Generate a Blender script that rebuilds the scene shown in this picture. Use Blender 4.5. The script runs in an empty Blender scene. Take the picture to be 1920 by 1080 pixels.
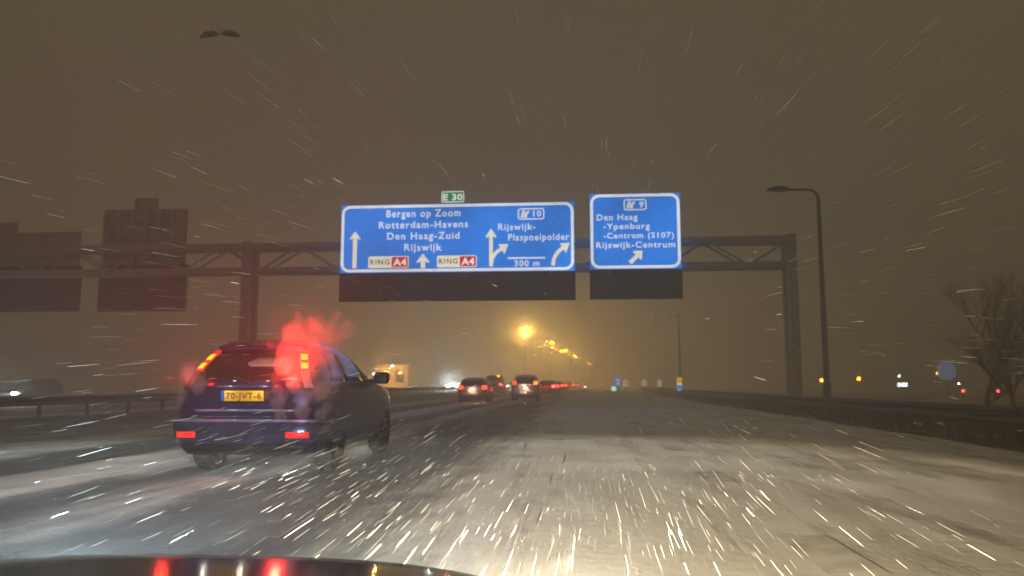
import bpy, bmesh, math, random
from mathutils import Vector, Matrix, noise
R = math.radians
random.seed(7)
sc = bpy.context.scene
C = sc.collection

# ------------------------------------------------------------------ camera
CAM_H = 1.15
YAW, PITCH = R(4.6), R(6.8)
F = 1507.0                                   # focal length in pixels of a 1920 wide frame
cd = bpy.data.cameras.new('camera'); cam = bpy.data.objects.new('camera', cd); C.objects.link(cam)
cd.sensor_width = 36; cd.lens = F / 1920 * 36; cd.clip_start = 0.05; cd.clip_end = 6000
cam.location = (0, 0, CAM_H); cam.rotation_euler = (R(90) + PITCH, 0, YAW)
sc.camera = cam
cd.dof.use_dof = True; cd.dof.focus_distance = 3.4; cd.dof.aperture_fstop = 4.4; cd.dof.aperture_blades = 0
CM = cam.rotation_euler.to_matrix()

# ------------------------------------------------------------------ night sky, exposure
sc.view_settings.view_transform = 'Standard'; sc.view_settings.look = 'None'
sc.view_settings.exposure = 0; sc.view_settings.gamma = 1
w = bpy.data.worlds.new('World'); sc.world = w; w.use_nodes = True
nt = w.node_tree; N = nt.nodes; Lk = nt.links
N.clear()
wo = N.new('ShaderNodeOutputWorld'); add = N.new('ShaderNodeAddShader')
bg1 = N.new('ShaderNodeBackground'); bg2 = N.new('ShaderNodeBackground')
sky = N.new('ShaderNodeTexSky'); sky.sky_type = 'NISHITA'; sky.sun_disc = False
sky.sun_elevation = R(-6); sky.sun_rotation = R(200)
bg1.inputs[1].default_value = 0.01
tc = N.new('ShaderNodeTexCoord'); sep = N.new('ShaderNodeSeparateXYZ'); rmp = N.new('ShaderNodeValToRGB')
rmp.color_ramp.elements[0].position = 0.0; rmp.color_ramp.elements[0].color = (0.104, 0.083, 0.047, 1)
rmp.color_ramp.elements[1].position = 0.55; rmp.color_ramp.elements[1].color = (0.102, 0.081, 0.045, 1)
nz = N.new('ShaderNodeTexNoise'); nz.inputs['Scale'].default_value = 1.6; nz.inputs['Detail'].default_value = 3
mr = N.new('ShaderNodeMapRange'); mr.inputs[3].default_value = 0.86; mr.inputs[4].default_value = 1.12
Lk.new(tc.outputs['Generated'], sep.inputs[0]); Lk.new(sep.outputs[2], rmp.inputs[0])
Lk.new(tc.outputs['Generated'], nz.inputs['Vector']); Lk.new(nz.outputs[0], mr.inputs[0])
Lk.new(sky.outputs[0], bg1.inputs[0]); Lk.new(rmp.outputs[0], bg2.inputs[0]); Lk.new(mr.outputs[0], bg2.inputs[1])
Lk.new(bg1.outputs[0], add.inputs[0]); Lk.new(bg2.outputs[0], add.inputs[1]); Lk.new(add.outputs[0], wo.inputs[0])
cy = sc.cycles
cy.volume_bounces = 1; cy.max_bounces = 6; cy.diffuse_bounces = 2; cy.glossy_bounces = 3
cy.transparent_max_bounces = 8; cy.use_denoising = True; cy.sample_clamp_indirect = 4
cy.caustics_reflective = False; cy.caustics_refractive = False

# ------------------------------------------------------------------ pixel helpers: where a point seen in the photo stands
def ray(px, py):
    return CM @ Vector(((px - 960) / F, (540 - py) / F, -1.0))
FW = Vector((-math.sin(YAW), math.cos(YAW), 0))
def at_depth(px, py, D):
    d = ray(px, py); k = D / d.dot(FW)
    return Vector((0, 0, CAM_H)) + d * k
def on_y(px, py, Y):
    d = ray(px, py); return Vector((0, 0, CAM_H)) + d * (Y / d.y)
def on_z(px, py, Z):
    d = ray(px, py); return Vector((0, 0, CAM_H)) + d * ((Z - CAM_H) / d.z)

# ------------------------------------------------------------------ object helpers
def link(name, me, mat=None, parent=None, smooth=False):
    o = bpy.data.objects.new(name, me); C.objects.link(o)
    if mat is not None:
        for m in (mat if isinstance(mat, (list, tuple)) else [mat]): me.materials.append(m)
    if smooth:
        for p in me.polygons: p.use_smooth = True
    if parent is not None: o.parent = parent
    return o
def tag(o, label=None, cat=None, group=None, kind=None):
    if label: o['label'] = label
    if cat: o['category'] = cat
    if group: o['group'] = group
    if kind: o['kind'] = kind
    return o
def empty(name, loc, label, cat, group=None, rz=0):
    o = bpy.data.objects.new(name, None); C.objects.link(o); o.location = loc; o.rotation_euler = (0, 0, rz)
    o.empty_display_size = 0.2
    return tag(o, label, cat, group)
def copy_tree(o, parent=None):
    c = o.copy(); C.objects.link(c)
    if parent is not None: c.parent = parent
    for ch in list(o.children): copy_tree(ch, c)
    return c

class MB:
    """collects shapes into one mesh"""
    def __init__(s): s.v = []; s.f = []; s.mi = []; s.m = 0
    def add(s, vs, fs):
        b = len(s.v); s.v += [tuple(v) for v in vs]
        for f in fs: s.f.append(tuple(b + i for i in f)); s.mi.append(s.m)
        return s
    def box(s, c, d, rot=None, bev=0.0):
        x, y, z = d[0] / 2, d[1] / 2, d[2] / 2
        if bev <= 0:
            vs = [Vector((i, j, k)) for i in (-x, x) for j in (-y, y) for k in (-z, z)]
            fs = [(0, 1, 3, 2), (4, 6, 7, 5), (0, 4, 5, 1), (2, 3, 7, 6), (0, 2, 6, 4), (1, 5, 7, 3)]
        else:
            bm = bmesh.new(); bmesh.ops.create_cube(bm, size=1, matrix=Matrix.Diagonal((d[0], d[1], d[2], 1)))
            bmesh.ops.bevel(bm, geom=bm.edges[:], offset=bev, segments=2, affect='EDGES', profile=0.5)
            bm.verts.index_update()
            vs = [v.co.copy() for v in bm.verts]; fs = [tuple(v.index for v in f.verts) for f in bm.faces]; bm.free()
        if rot is not None: vs = [rot @ v for v in vs]
        c = Vector(c); return s.add([v + c for v in vs], fs)
    def tube(s, pts, rad, n=8, cap=True):
        pts = [Vector(p) for p in pts]
        if not isinstance(rad, (list, tuple)): rad = [rad] * len(pts)
        rings = []; up = Vector((0.0123, 0.0271, 1)).normalized(); prev = None
        for i, p in enumerate(pts):
            a = pts[max(i - 1, 0)]; b = pts[min(i + 1, len(pts) - 1)]
            t = (b - a).normalized()
            if prev is None:
                u = t.cross(up)
                if u.length < 0.05: u = t.cross(Vector((0, 1, 0)))
            else: u = prev - t * prev.dot(t)
            u.normalize(); prev = u; v = t.cross(u)
            rings.append([p + (u * math.cos(2 * math.pi * k / n) + v * math.sin(2 * math.pi * k / n)) * rad[i] for k in range(n)])
        vs = [q for r in rings for q in r]; fs = []
        for i in range(len(pts) - 1):
            for k in range(n):
                fs.append((i * n + k, i * n + (k + 1) % n, (i + 1) * n + (k + 1) % n, (i + 1) * n + k))
        if cap: fs.append(tuple(range(n))[::-1]); fs.append(tuple(range((len(pts) - 1) * n, len(pts) * n)))
        return s.add(vs, fs)
    def lathe(s, prof, n=24, M=None):
        """profile (r, a) turned round the local x axis"""
        vs = []; fs = []
        for r, a in prof:
            for k in range(n):
                t = 2 * math.pi * k / n; vs.append(Vector((a, r * math.cos(t), r * math.sin(t))))
        for i in range(len(prof) - 1):
            for k in range(n): fs.append((i * n + k, i * n + (k + 1) % n, (i + 1) * n + (k + 1) % n, (i + 1) * n + k))
        if M is not None: vs = [M @ v for v in vs]
        return s.add(vs, fs)
    def prism(s, poly, y0, y1):
        """polygon in the x-z plane, given thickness along y (front at y0)"""
        n = len(poly); vs = [(x, y0, z) for x, z in poly] + [(x, y1, z) for x, z in poly]
        fs = [tuple(range(n)), tuple(range(2 * n - 1, n - 1, -1))] + [(i, n + i, n + (i + 1) % n, (i + 1) % n) for i in range(n)]
        return s.add(vs, fs)
    def mesh(s, name):
        me = bpy.data.meshes.new(name); me.from_pydata(s.v, [], s.f)
        if any(s.mi): me.polygons.foreach_set('material_index', s.mi)
        bm = bmesh.new(); bm.from_mesh(me); bmesh.ops.recalc_face_normals(bm, faces=bm.faces); bm.to_mesh(me); bm.free()
        return me
    def build(s, name, mat, parent=None, smooth=False):
        return link(name, s.mesh(name), mat, parent, smooth)

# ------------------------------------------------------------------ materials
def nodes(name):
    m = bpy.data.materials.new(name); m.use_nodes = True
    return m, m.node_tree.nodes, m.node_tree.links, m.node_tree.nodes['Principled BSDF']
def mat(name, col, rough=0.6, metal=0.0, var=0.15, scale=6.0, bump=0.0, coat=0.0, stretch=(1, 1, 1)):
    m, n, l, p = nodes(name)
    tcn = n.new('ShaderNodeTexCoord'); mp = n.new('ShaderNodeMapping'); mp.inputs['Scale'].default_value = stretch
    t = n.new('ShaderNodeTexNoise'); t.inputs['Scale'].default_value = scale; t.inputs['Detail'].default_value = 5
    l.new(tcn.outputs['Object'], mp.inputs[0]); l.new(mp.outputs[0], t.inputs['Vector'])
    r = n.new('ShaderNodeValToRGB')
    r.color_ramp.elements[0].position = 0.3; r.color_ramp.elements[1].position = 0.7
    r.color_ramp.elements[0].color = tuple(c * (1 - var) for c in col) + (1,)
    r.color_ramp.elements[1].color = tuple(min(1, c * (1 + var)) for c in col) + (1,)
    l.new(t.outputs[0], r.inputs[0]); l.new(r.outputs[0], p.inputs['Base Color'])
    p.inputs['Roughness'].default_value = rough; p.inputs['Metallic'].default_value = metal
    p.inputs['Coat Weight'].default_value = coat; p.inputs['Coat Roughness'].default_value = 0.08
    if bump:
        b = n.new('ShaderNodeBump'); b.inputs['Strength'].default_value = bump; b.inputs['Distance'].default_value = 0.05
        l.new(t.outputs[0], b.inputs['Height']); l.new(b.outputs[0], p.inputs['Normal'])
    return m
def glow(name, col, strength, base=None, noise_amt=0.0):
    m, n, l, p = nodes(name)
    p.inputs['Base Color'].default_value = tuple(base or col) + (1,)
    p.inputs['Roughness'].default_value = 0.35
    p.inputs['Emission Color'].default_value = tuple(col) + (1,)
    p.inputs['Emission Strength'].default_value = strength
    if noise_amt:
        tcn = n.new('ShaderNodeTexCoord'); t = n.new('ShaderNodeTexNoise'); t.inputs['Scale'].default_value = 0.32; t.inputs['Detail'].default_value = 6
        r = n.new('ShaderNodeMapRange'); r.inputs[1].default_value = .3; r.inputs[2].default_value = .7; r.inputs[3].default_value = strength * (1 - noise_amt); r.inputs[4].default_value = strength * (1 + noise_amt)
        l.new(tcn.outputs['Object'], t.inputs['Vector']); l.new(t.outputs[0], r.inputs[0]); l.new(r.outputs[0], p.inputs['Emission Strength'])
    return m
M = {}
M['steel'] = mat('galvanised steel', (0.45, 0.43, 0.40), 0.65, 0.0, 0.2, 3)
M['rail'] = mat('road rail steel', (0.05, 0.046, 0.04), 0.5, 0.4, 0.3, 4)
M['railsnow'] = mat('snow on rail', (0.62, 0.60, 0.56), 0.85, 0, 0.1, 5, 0.4)
M['pole'] = mat('dark painted pole', (0.15, 0.138, 0.12), 0.6, 0, 0.2, 5)
M['signback'] = mat('weathered sign back', (0.40, 0.375, 0.335), 0.7, 0, 0.35, 1.5)
M['black'] = mat('black board', (0.012, 0.011, 0.011), 0.55, 0, 0.5, 1.2, stretch=(1, 1, 0.4))
M['tyre'] = mat('tyre rubber', (0.003, 0.003, 0.003), 0.9, 0, 0.3, 20, 0.3)
M['tyre'].node_tree.nodes['Principled BSDF'].inputs['Specular IOR Level'].default_value = 0.15
M['rim'] = mat('wheel rim', (0.03, 0.03, 0.03), 0.5, 0.5, 0.2, 20)
M['glass'] = mat('dark car glass', (0.010, 0.010, 0.010), 0.12, 0, 0.3, 4, 0, 0.3)
M['trim'] = mat('black plastic trim', (0.016, 0.015, 0.015), 0.55, 0, 0.3, 8)
M['suv'] = mat('dark blue car paint', (0.022, 0.028, 0.125), 0.30, 0.5, 0.35, 2.5, 0, 0.7)
M['bumper'] = mat('grey blue bumper', (0.07, 0.08, 0.19), 0.26, 0.5, 0.4, 3, 0, 0.8)  # lighter than the body paint, bluish highlights put into its colour
M['ego'] = mat('black bonnet paint', (0.008, 0.008, 0.008), 0.10, 0, 0.2, 2, 0.0, 0.0)
M['ego'].node_tree.nodes['Principled BSDF'].inputs['Specular IOR Level'].default_value = .42
M['ego'].node_tree.nodes['Principled BSDF'].inputs['Coat Roughness'].default_value = .16
M['red'] = glow('red tail lamp', (1.0, 0.012, 0.006), 1.7)
M['core'] = glow('orange lamp filament', (1.0, 0.36, 0.008), 2.6)
M['reflector'] = glow('red reflector', (1.0, 0.02, 0.012), 1.1)  # headlight thrown back by the reflector, put in as its own glow
M['dimred'] = mat('unlit red lens', (0.30, 0.05, 0.04), 0.3, 0, 0.1)
M['clear'] = mat('clear lamp lens', (0.55, 0.5, 0.5), 0.15, 0, 0.1, 6)
M['plate'] = mat('yellow plate', (0.86, 0.50, 0.02), 0.45, 0, 0.08, 8)
M['plateblue'] = mat('blue plate band', (0.03, 0.08, 0.5), 0.45, 0, 0.1, 8)
M['ink'] = mat('plate lettering', (0.10, 0.05, 0.004), 0.6, 0, 0.2, 8)
M['blue'] = glow('lit blue sign face', (0.002, 0.17, 0.66), 1.40, noise_amt=0.33)
M['seam'] = glow('panel seam', (0.002, 0.12, 0.48), 0.9)
M['white'] = glow('lit white lettering', (0.86, 0.85, 0.83), 1.15, noise_amt=0.25)
M['cream'] = glow('lit cream face', (0.86, 0.80, 0.62), 1.15, noise_amt=0.2)
M['badgered'] = glow('lit red badge', (0.72, 0.014, 0.028), 0.95)
M['darkink'] = mat('dark badge lettering', (0.06, 0.055, 0.03), 0.6)
M['green'] = glow('lit green tab', (0.006, 0.23, 0.075), 0.95)
M['mast'] = mat('dark mast', (0.012, 0.011, 0.010), 0.8)
M['sodium'] = glow('sodium lamp', (1.0, 0.44, 0.0022), 1800)
M['headlamp'] = glow('white headlamp', (0.86, 1.0, 0.98), 500)
M['farwhite'] = glow('white light', (0.85, 0.95, 1.0), 24)
M['faramber'] = glow('amber light', (1.0, 0.36, 0.03), 16)
M['farred'] = glow('far red lamp', (1.0, 0.02, 0.02), 50)
M['bark'] = mat('bark', (0.035, 0.028, 0.02), 0.9, 0, 0.3, 6)
M['twig'] = mat('bare twigs', (0.085, 0.075, 0.055), 0.9, 0, 0.35, 3)

# snow flakes: slightly translucent white ice
mf, n_, l_, p_ = nodes('snow flake'); p_.inputs['Base Color'].default_value = (0.62, 0.62, 0.61, 1); p_.inputs['Roughness'].default_value = 0.7
M['flake'] = mf

# road: snow and slush over wet asphalt; uv = (metres across, metres along)
BANDS = [(-18, .35), (-15.5, .30), (-12, .42), (-10.4, .5), (-9.5, .86), (-8.7, .78), (-7.9, .08), (-7.2, .15), (-6.7, .90), (-5.9, .95),
         (-5.35, .40), (-4.85, .02), (-4.45, .66), (-3.9, .62), (-3.4, .0), (-2.7, .0), (-2.2, .02), (-1.7, .45), (-1.0, .80), (0, .98), (1.2, .94), (2.4, .90), (4.2, .90), (7.2, .78)]
def band(x):
    if x <= BANDS[0][0]: return BANDS[0][1]
    for (a, p), (b, q) in zip(BANDS, BANDS[1:]):
        if x <= b: return p + (q - p) * (x - a) / (b - a)
    return BANDS[-1][1]
def road_material():
    m, n, l, p = nodes('snowy road')
    uv = n.new('ShaderNodeUVMap'); uv.uv_map = 'road'
    s = n.new('ShaderNodeSeparateXYZ'); l.new(uv.outputs[0], s.inputs[0])
    wob = n.new('ShaderNodeTexNoise'); mpw = n.new('ShaderNodeMapping'); mpw.inputs['Scale'].default_value = (0.25, 0.10, 1)
    l.new(uv.outputs[0], mpw.inputs[0]); l.new(mpw.outputs[0], wob.inputs['Vector']); wob.inputs['Scale'].default_value = 1; wob.inputs['Detail'].default_value = 4
    ma = n.new('ShaderNodeMath'); ma.operation = 'MULTIPLY_ADD'; ma.inputs[1].default_value = 0.9; l.new(wob.outputs[0], ma.inputs[0]); l.new(s.outputs[0], ma.inputs[2])
    mr = n.new('ShaderNodeMapRange'); mr.inputs[1].default_value = -17.55; mr.inputs[2].default_value = 7.65; l.new(ma.outputs[0], mr.inputs[0])
    rp = n.new('ShaderNodeValToRGB'); cr = rp.color_ramp
    el = cr.elements; el[0].position = 0; el[0].color = (BANDS[0][1],) * 3 + (1,); el[1].position = 1; el[1].color = (BANDS[-1][1],) * 3 + (1,)
    for x, v in BANDS[1:-1]:
        e = el.new((x + 18) / 25.2); e.color = (v, v, v, 1)
    l.new(mr.outputs[0], rp.inputs[0])
    mp = n.new('ShaderNodeMapping'); mp.inputs['Scale'].default_value = (2.6, 0.22, 1); l.new(uv.outputs[0], mp.inputs[0])
    t1 = n.new('ShaderNodeTexNoise'); t1.inputs['Scale'].default_value = 1; t1.inputs['Detail'].default_value = 7; t1.inputs['Roughness'].default_value = 0.62; l.new(mp.outputs[0], t1.inputs['Vector'])
    mp2 = n.new('ShaderNodeMapping'); mp2.inputs['Scale'].default_value = (1.1, 0.8, 1); l.new(uv.outputs[0], mp2.inputs[0])
    t2 = n.new('ShaderNodeTexNoise'); t2.inputs['Scale'].default_value = 1.3; t2.inputs['Detail'].default_value = 9; t2.inputs['Roughness'].default_value = 0.65; l.new(mp2.outputs[0], t2.inputs['Vector'])
    a1 = n.new('ShaderNodeMath'); a1.operation = 'MULTIPLY_ADD'; a1.inputs[1].default_value = 1.25; l.new(t1.outputs[0], a1.inputs[0]); l.new(rp.outputs[0], a1.inputs[2])
    a2 = n.new('ShaderNodeMath'); a2.operation = 'MULTIPLY_ADD'; a2.inputs[1].default_value = 0.8; l.new(t2.outputs[0], a2.inputs[0]); l.new(a1.outputs[0], a2.inputs[2])
    a3 = n.new('ShaderNodeMath'); a3.operation = 'SUBTRACT'; a3.inputs[1].default_value = 0.89; a3.use_clamp = True; l.new(a2.outputs[0], a3.inputs[0])
    c = n.new('ShaderNodeValToRGB'); e = c.color_ramp.elements
    e[0].position = 0.05; e[0].color = (0.016, 0.016, 0.017, 1); e[1].position = 1; e[1].color = (0.74, 0.725, 0.70, 1)
    k = e.new(0.35); k.color = (0.085, 0.084, 0.08, 1); k = e.new(0.65); k.color = (0.30, 0.292, 0.275, 1)
    l.new(a3.outputs[0], c.inputs[0]); l.new(c.outputs[0], p.inputs['Base Color'])
    rr = n.new('ShaderNodeMapRange'); rr.inputs[3].default_value = 0.62; rr.inputs[4].default_value = 0.9; l.new(a3.outputs[0], rr.inputs[0]); l.new(rr.outputs[0], p.inputs['Roughness'])
    t3 = n.new('ShaderNodeTexNoise'); t3.inputs['Scale'].default_value = 9; t3.inputs['Detail'].default_value = 6; l.new(uv.outputs[0], t3.inputs['Vector'])
    ad = n.new('ShaderNodeMath'); ad.operation = 'MULTIPLY_ADD'; ad.inputs[1].default_value = 0.35; l.new(t3.outputs[0], ad.inputs[0]); l.new(a3.outputs[0], ad.inputs[2])
    b = n.new('ShaderNodeBump'); b.inputs['Strength'].default_value = 0.55; b.inputs['Distance'].default_value = 0.035
    l.new(ad.outputs[0], b.inputs['Height']); l.new(b.outputs[0], p.inputs['Normal'])
    return m
M['road'] = road_material()
def patchy(name, dark, light, scale, lo, hi):
    m, n, l, p = nodes(name)
    tcn = n.new('ShaderNodeTexCoord'); t = n.new('ShaderNodeTexNoise'); t.inputs['Scale'].default_value = scale; t.inputs['Detail'].default_value = 9; t.inputs['Roughness'].default_value = 0.65
    l.new(tcn.outputs['Object'], t.inputs['Vector'])
    r = n.new('ShaderNodeValToRGB'); r.color_ramp.elements[0].position = lo; r.color_ramp.elements[1].position = hi
    r.color_ramp.elements[0].color = dark + (1,); r.color_ramp.elements[1].color = light + (1,)
    l.new(t.outputs[0], r.inputs[0]); l.new(r.outputs[0], p.inputs['Base Color']); p.inputs['Roughness'].default_value = 0.9
    b = n.new('ShaderNodeBump'); b.inputs['Strength'].default_value = 0.8; b.inputs['Distance'].default_value = 0.1; l.new(t.outputs[0], b.inputs['Height']); l.new(b.outputs[0], p.inputs['Normal'])
    return m
M['field'] = patchy('snowy field', (0.08, 0.07, 0.05), (0.42, 0.40, 0.37), 0.35, 0.35, 0.65)
M['verge'] = patchy('verge grass with snow', (0.022, 0.020, 0.013), (0.16, 0.15, 0.13), 0.9, 0.42, 0.72)
M['marking'] = mat('snow dusted white marking', (0.52, 0.505, 0.48), .85, 0, .30, 3.0)

# ------------------------------------------------------------------ road line
CT = [(-60, 0), (40, 0), (70, 0.42), (100, 1.65), (161, 5.0), (240, 9.6), (319, 14.45), (448, 23.3), (690, 43.3), (1300, 105)]
def curve(y):
    if y <= 40: return 0.0
    for (a, p), (b, q) in zip(CT, CT[1:]):
        if y <= b:
            t = (y - a) / (b - a); return p + (q - p) * t
    return CT[-1][1]
def smooth_curve(y):
    return sum(curve(y + d) for d in (-14, -7, 0, 7, 14)) / 5 if y > 55 else curve(y)

def road_z(x, y):
    b = band(x)
    z = 0.055 * b + 0.026 * noise.noise(Vector((x * 1.3, y * 0.35, 3))) + 0.014 * noise.noise(Vector((x * 3.2, y * 1.1, 7)))
    return z + 0.02
bm = bmesh.new(); uvl = bm.loops.layers.uv.new('road')
xs = [-17.6 + 0.16 * i for i in range(156)]
ys = [-8 + 0.25 * i for i in range(160)] + [32 + 1.0 * i for i in range(30)] + [62 + 6 * i for i in range(40)] + [302 + 30 * i for i in range(34)]
grid = [[bm.verts.new((x + smooth_curve(y), y, road_z(x, y))) for x in xs] for y in ys]
for j in range(len(ys) - 1):
    for i in range(len(xs) - 1):
        f = bm.faces.new((grid[j][i], grid[j][i + 1], grid[j + 1][i + 1], grid[j + 1][i])); f.smooth = True
        for lp, (a, b) in zip(f.loops, ((i, j), (i + 1, j), (i + 1, j + 1), (i, j + 1))): lp[uvl].uv = (xs[a], ys[b])
me = bpy.data.meshes.new('road'); bm.to_mesh(me); bm.free()
tag(link('road', me, M['road']), 'snow and slush covered motorway carriageway with dark wheel tracks', 'road', kind='structure')

def strip(name, x0, x1, m, z, label, cat, lumps=0.0, nx=6):
    bm = bmesh.new(); yy = [-40 + 2 * i for i in range(70)] + [100 + 20 * i for i in range(60)]
    xx = [x0 + (x1 - x0) * i / nx for i in range(nx + 1)]
    g = [[bm.verts.new((x + smooth_curve(y), y, z(x) + lumps * noise.noise(Vector((x * .7, y * .5, 1))))) for x in xx] for y in yy]
    for j in range(len(yy) - 1):
        for i in range(nx): bm.faces.new((g[j][i], g[j][i + 1], g[j + 1][i + 1], g[j + 1][i])).smooth = True
    me = bpy.data.meshes.new(name); bm.to_mesh(me); bm.free()
    return tag(link(name, me, m), label, cat, kind='structure')
me = bpy.data.meshes.new('ground'); me.from_pydata([(-3000, -400, -0.25), (3000, -400, -0.25), (3000, 5000, -0.25), (-3000, 5000, -0.25)], [], [(0, 1, 2, 3)])
tag(link('ground', me, M['field']), 'flat snowy ground reaching to the horizon', 'ground', kind='structure')
strip('verge', 7.2, 15.0, M['verge'], lambda x: 0.02 + (0.10 if x > 8 else 0.0), 'dark grassy right verge with patches of snow', 'verge', 0.05, 10)
strip('median', -19.6, -17.6, M['railsnow'], lambda x: 0.05, 'snowy strip of the central reservation', 'median', 0.04)
strip('opposite_road', -36, -19.6, M['field'], lambda x: 0.03, 'snowy carriageway for oncoming traffic', 'road', 0.02, 8)

# block markings of the exit lane, half hidden by snow
b = MB()
for k in range(9):
    y0 = 4.9 + 4.3 * k
    n = 6
    vs = []; fs = []
    for j in range(n + 1):
        y = y0 + 1.15 * j / n
        for x in (1.42, 1.58, 1.75): vs.append((x, y, road_z(x, y) + 0.007))
    for j in range(n):
        for i in range(2): fs.append((j * 3 + i, j * 3 + i + 1, j * 3 + i + 4, j * 3 + i + 3))
    b.add(vs, fs)
tag(b.build('lane_marking', M['marking'], None, True), 'row of broad white exit lane blocks showing through snow', 'marking', kind='structure')

# ------------------------------------------------------------------ guard rails
def guard_rail(name, xr, y0, y1, label, snow):
    root = empty(name, (xr, y0, 0), label, 'guard rail')
    prof = [(0.0, .43), (.05, .46), (.08, .50), (.05, .54), (.0, .58), (.0, .60), (.05, .64), (.08, .68), (.05, .72), (0, .75), (-.02, .75), (-.02, .43)]
    s = 1 if xr < 0 else -1
    yy = [y0]
    while yy[-1] < y1: yy.append(yy[-1] + (4 if yy[-1] < 80 else 12))
    b = MB(); n = len(prof); vs = []; fs = []
    for y in yy:
        for px, pz in prof: vs.append((smooth_curve(y) + s * px, y - y0, pz))
    for j in range(len(yy) - 1):
        for k in range(n): fs.append((j * n + k, j * n + (k + 1) % n, (j + 1) * n + (k + 1) % n, (j + 1) * n + k))
    b.add(vs, fs); b.build('rail_beam', M['rail'], root)
    first = None; y = y0 + 1.0; c = 0
    while y < min(y1, 150) and c < 70:
        loc = (smooth_curve(y) - s * 0.08, y - y0, 0)
        if first is None:
            q = MB(); q.box((0, 0, 0.33), (0.10, 0.08, 0.74)); first = q.build('post', M['rail'], root); first.location = loc
        else:
            o = first.copy(); C.objects.link(o); o.parent = root; o.location = loc
        y += 2.66; c += 1
    if snow:
        b = MB(); vs = []; fs = []
        ys2 = [y0 + 0.5 * k for k in range(int(min(160, y1 - y0) / 0.5))]
        for y in ys2:
            h = 0.035 + 0.025 * noise.noise(Vector((y * 0.8, 2, xr)))
            for px, pz in ((-.03, .752), (-.015, .755 + h), (.03, .752 + h * .8), (.06, .735)): vs.append((smooth_curve(y) + s * px, y - y0, pz))
        for j in range(len(ys2) - 1):
            for k in range(3): fs.append((j * 4 + k, j * 4 + k + 1, (j + 1) * 4 + k + 1, (j + 1) * 4 + k))
        b.add(vs, fs); b.build('snow_cap', M['railsnow'], root, True)
    return root
guard_rail('guard_rail', 7.6, -10, 420, 'dark steel guard rail along the right verge under the lamp post', False)
guard_rail('guard_rail', -17.7, -10, 500, 'snow topped steel guard rail on the central reservation at left', True)

gr_ = random.Random(31); b = MB()
for k in range(9000):
    y = 6 + 60 * gr_.random() ** 1.4; x = 7.75 + 6.5 * gr_.random() ** 1.5; h = gr_.uniform(.12, .50) * (1.2 if gr_.random() < .15 else 1); a = gr_.uniform(0, 6.28); wd = .012 + .0006 * y
    dx, dy = math.cos(a) * wd, math.sin(a) * wd; lx, ly = gr_.gauss(0, .16), gr_.gauss(0, .16); x += smooth_curve(y)
    b.add([(x - dx, y - dy, .02), (x + dx, y + dy, .02), (x + dx * .6 + lx * .4, y + dy * .6 + ly * .4, h * .6), (x + lx, y + ly, h)], [(0, 1, 2), (0, 2, 3)])
M['grass'] = mat('dead winter grass', (.055, .047, .030), .9, 0, .5, .8)
tag(b.build('grass', M['grass']), 'dead dark grass on the right verge behind the guard rail', 'grass', kind='stuff')

# ------------------------------------------------------------------ lettering
def text_mesh(s, bold=0.0, spacing=1.0):
    cu = bpy.data.curves.new('lettering', 'FONT'); cu.body = s; cu.size = 1; cu.offset = bold; cu.space_character = spacing; cu.resolution_u = 3
    o = bpy.data.objects.new('lettering', cu); C.objects.link(o)
    dg = bpy.context.evaluated_depsgraph_get()
    me = bpy.data.meshes.new_from_object(o.evaluated_get(dg)); C.objects.unlink(o); bpy.data.objects.remove(o); bpy.data.curves.remove(cu)
    vs = [v.co.copy() for v in me.vertices]; fs = [tuple(p.vertices) for p in me.polygons]
    bpy.data.meshes.remove(me); return vs, fs
CAPH = None
def put_text(mb, s, x0, x1, zbase, zcap, y, bold=0.014, spacing=1.18, thick=0.006):
    """lays text of the given width and capital height on a plane facing -y"""
    global CAPH
    if CAPH is None:
        v, _ = text_mesh('H', 0.0); CAPH = max(p.y for p in v) - min(p.y for p in v)
    vs, fs = text_mesh(s, bold, spacing)
    a = min(p.x for p in vs); bb = max(p.x for p in vs); kx = (x1 - x0) / (bb - a); kz = (zcap - zbase) / (CAPH + 2 * bold)
    out = [(x0 + (p.x - a) * kx, y, zbase + (p.y + bold) * kz) for p in vs]
    mb.add(out, fs)
    return mb
def rrect(x0, z0, x1, z1, r, n=6):
    out = []
    for cx, cz, a0 in ((x1 - r, z1 - r, 0), (x0 + r, z1 - r, 90), (x0 + r, z0 + r, 180), (x1 - r, z0 + r, 270)):
        for k in range(n + 1):
            a = R(a0 + 90 * k / n); out.append((cx + r * math.cos(a), cz + r * math.sin(a)))
    return out
def ring(mb, x0, z0, x1, z1, r, wd, y):
    o = rrect(x0, z0, x1, z1, r); i = rrect(x0 + wd, z0 + wd, x1 - wd, z1 - wd, max(r - wd, 0.01)); n = len(o)
    mb.add([(x, y, z) for x, z in o] + [(x, y, z) for x, z in i], [(k, (k + 1) % n, n + (k + 1) % n, n + k) for k in range(n)])

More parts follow.
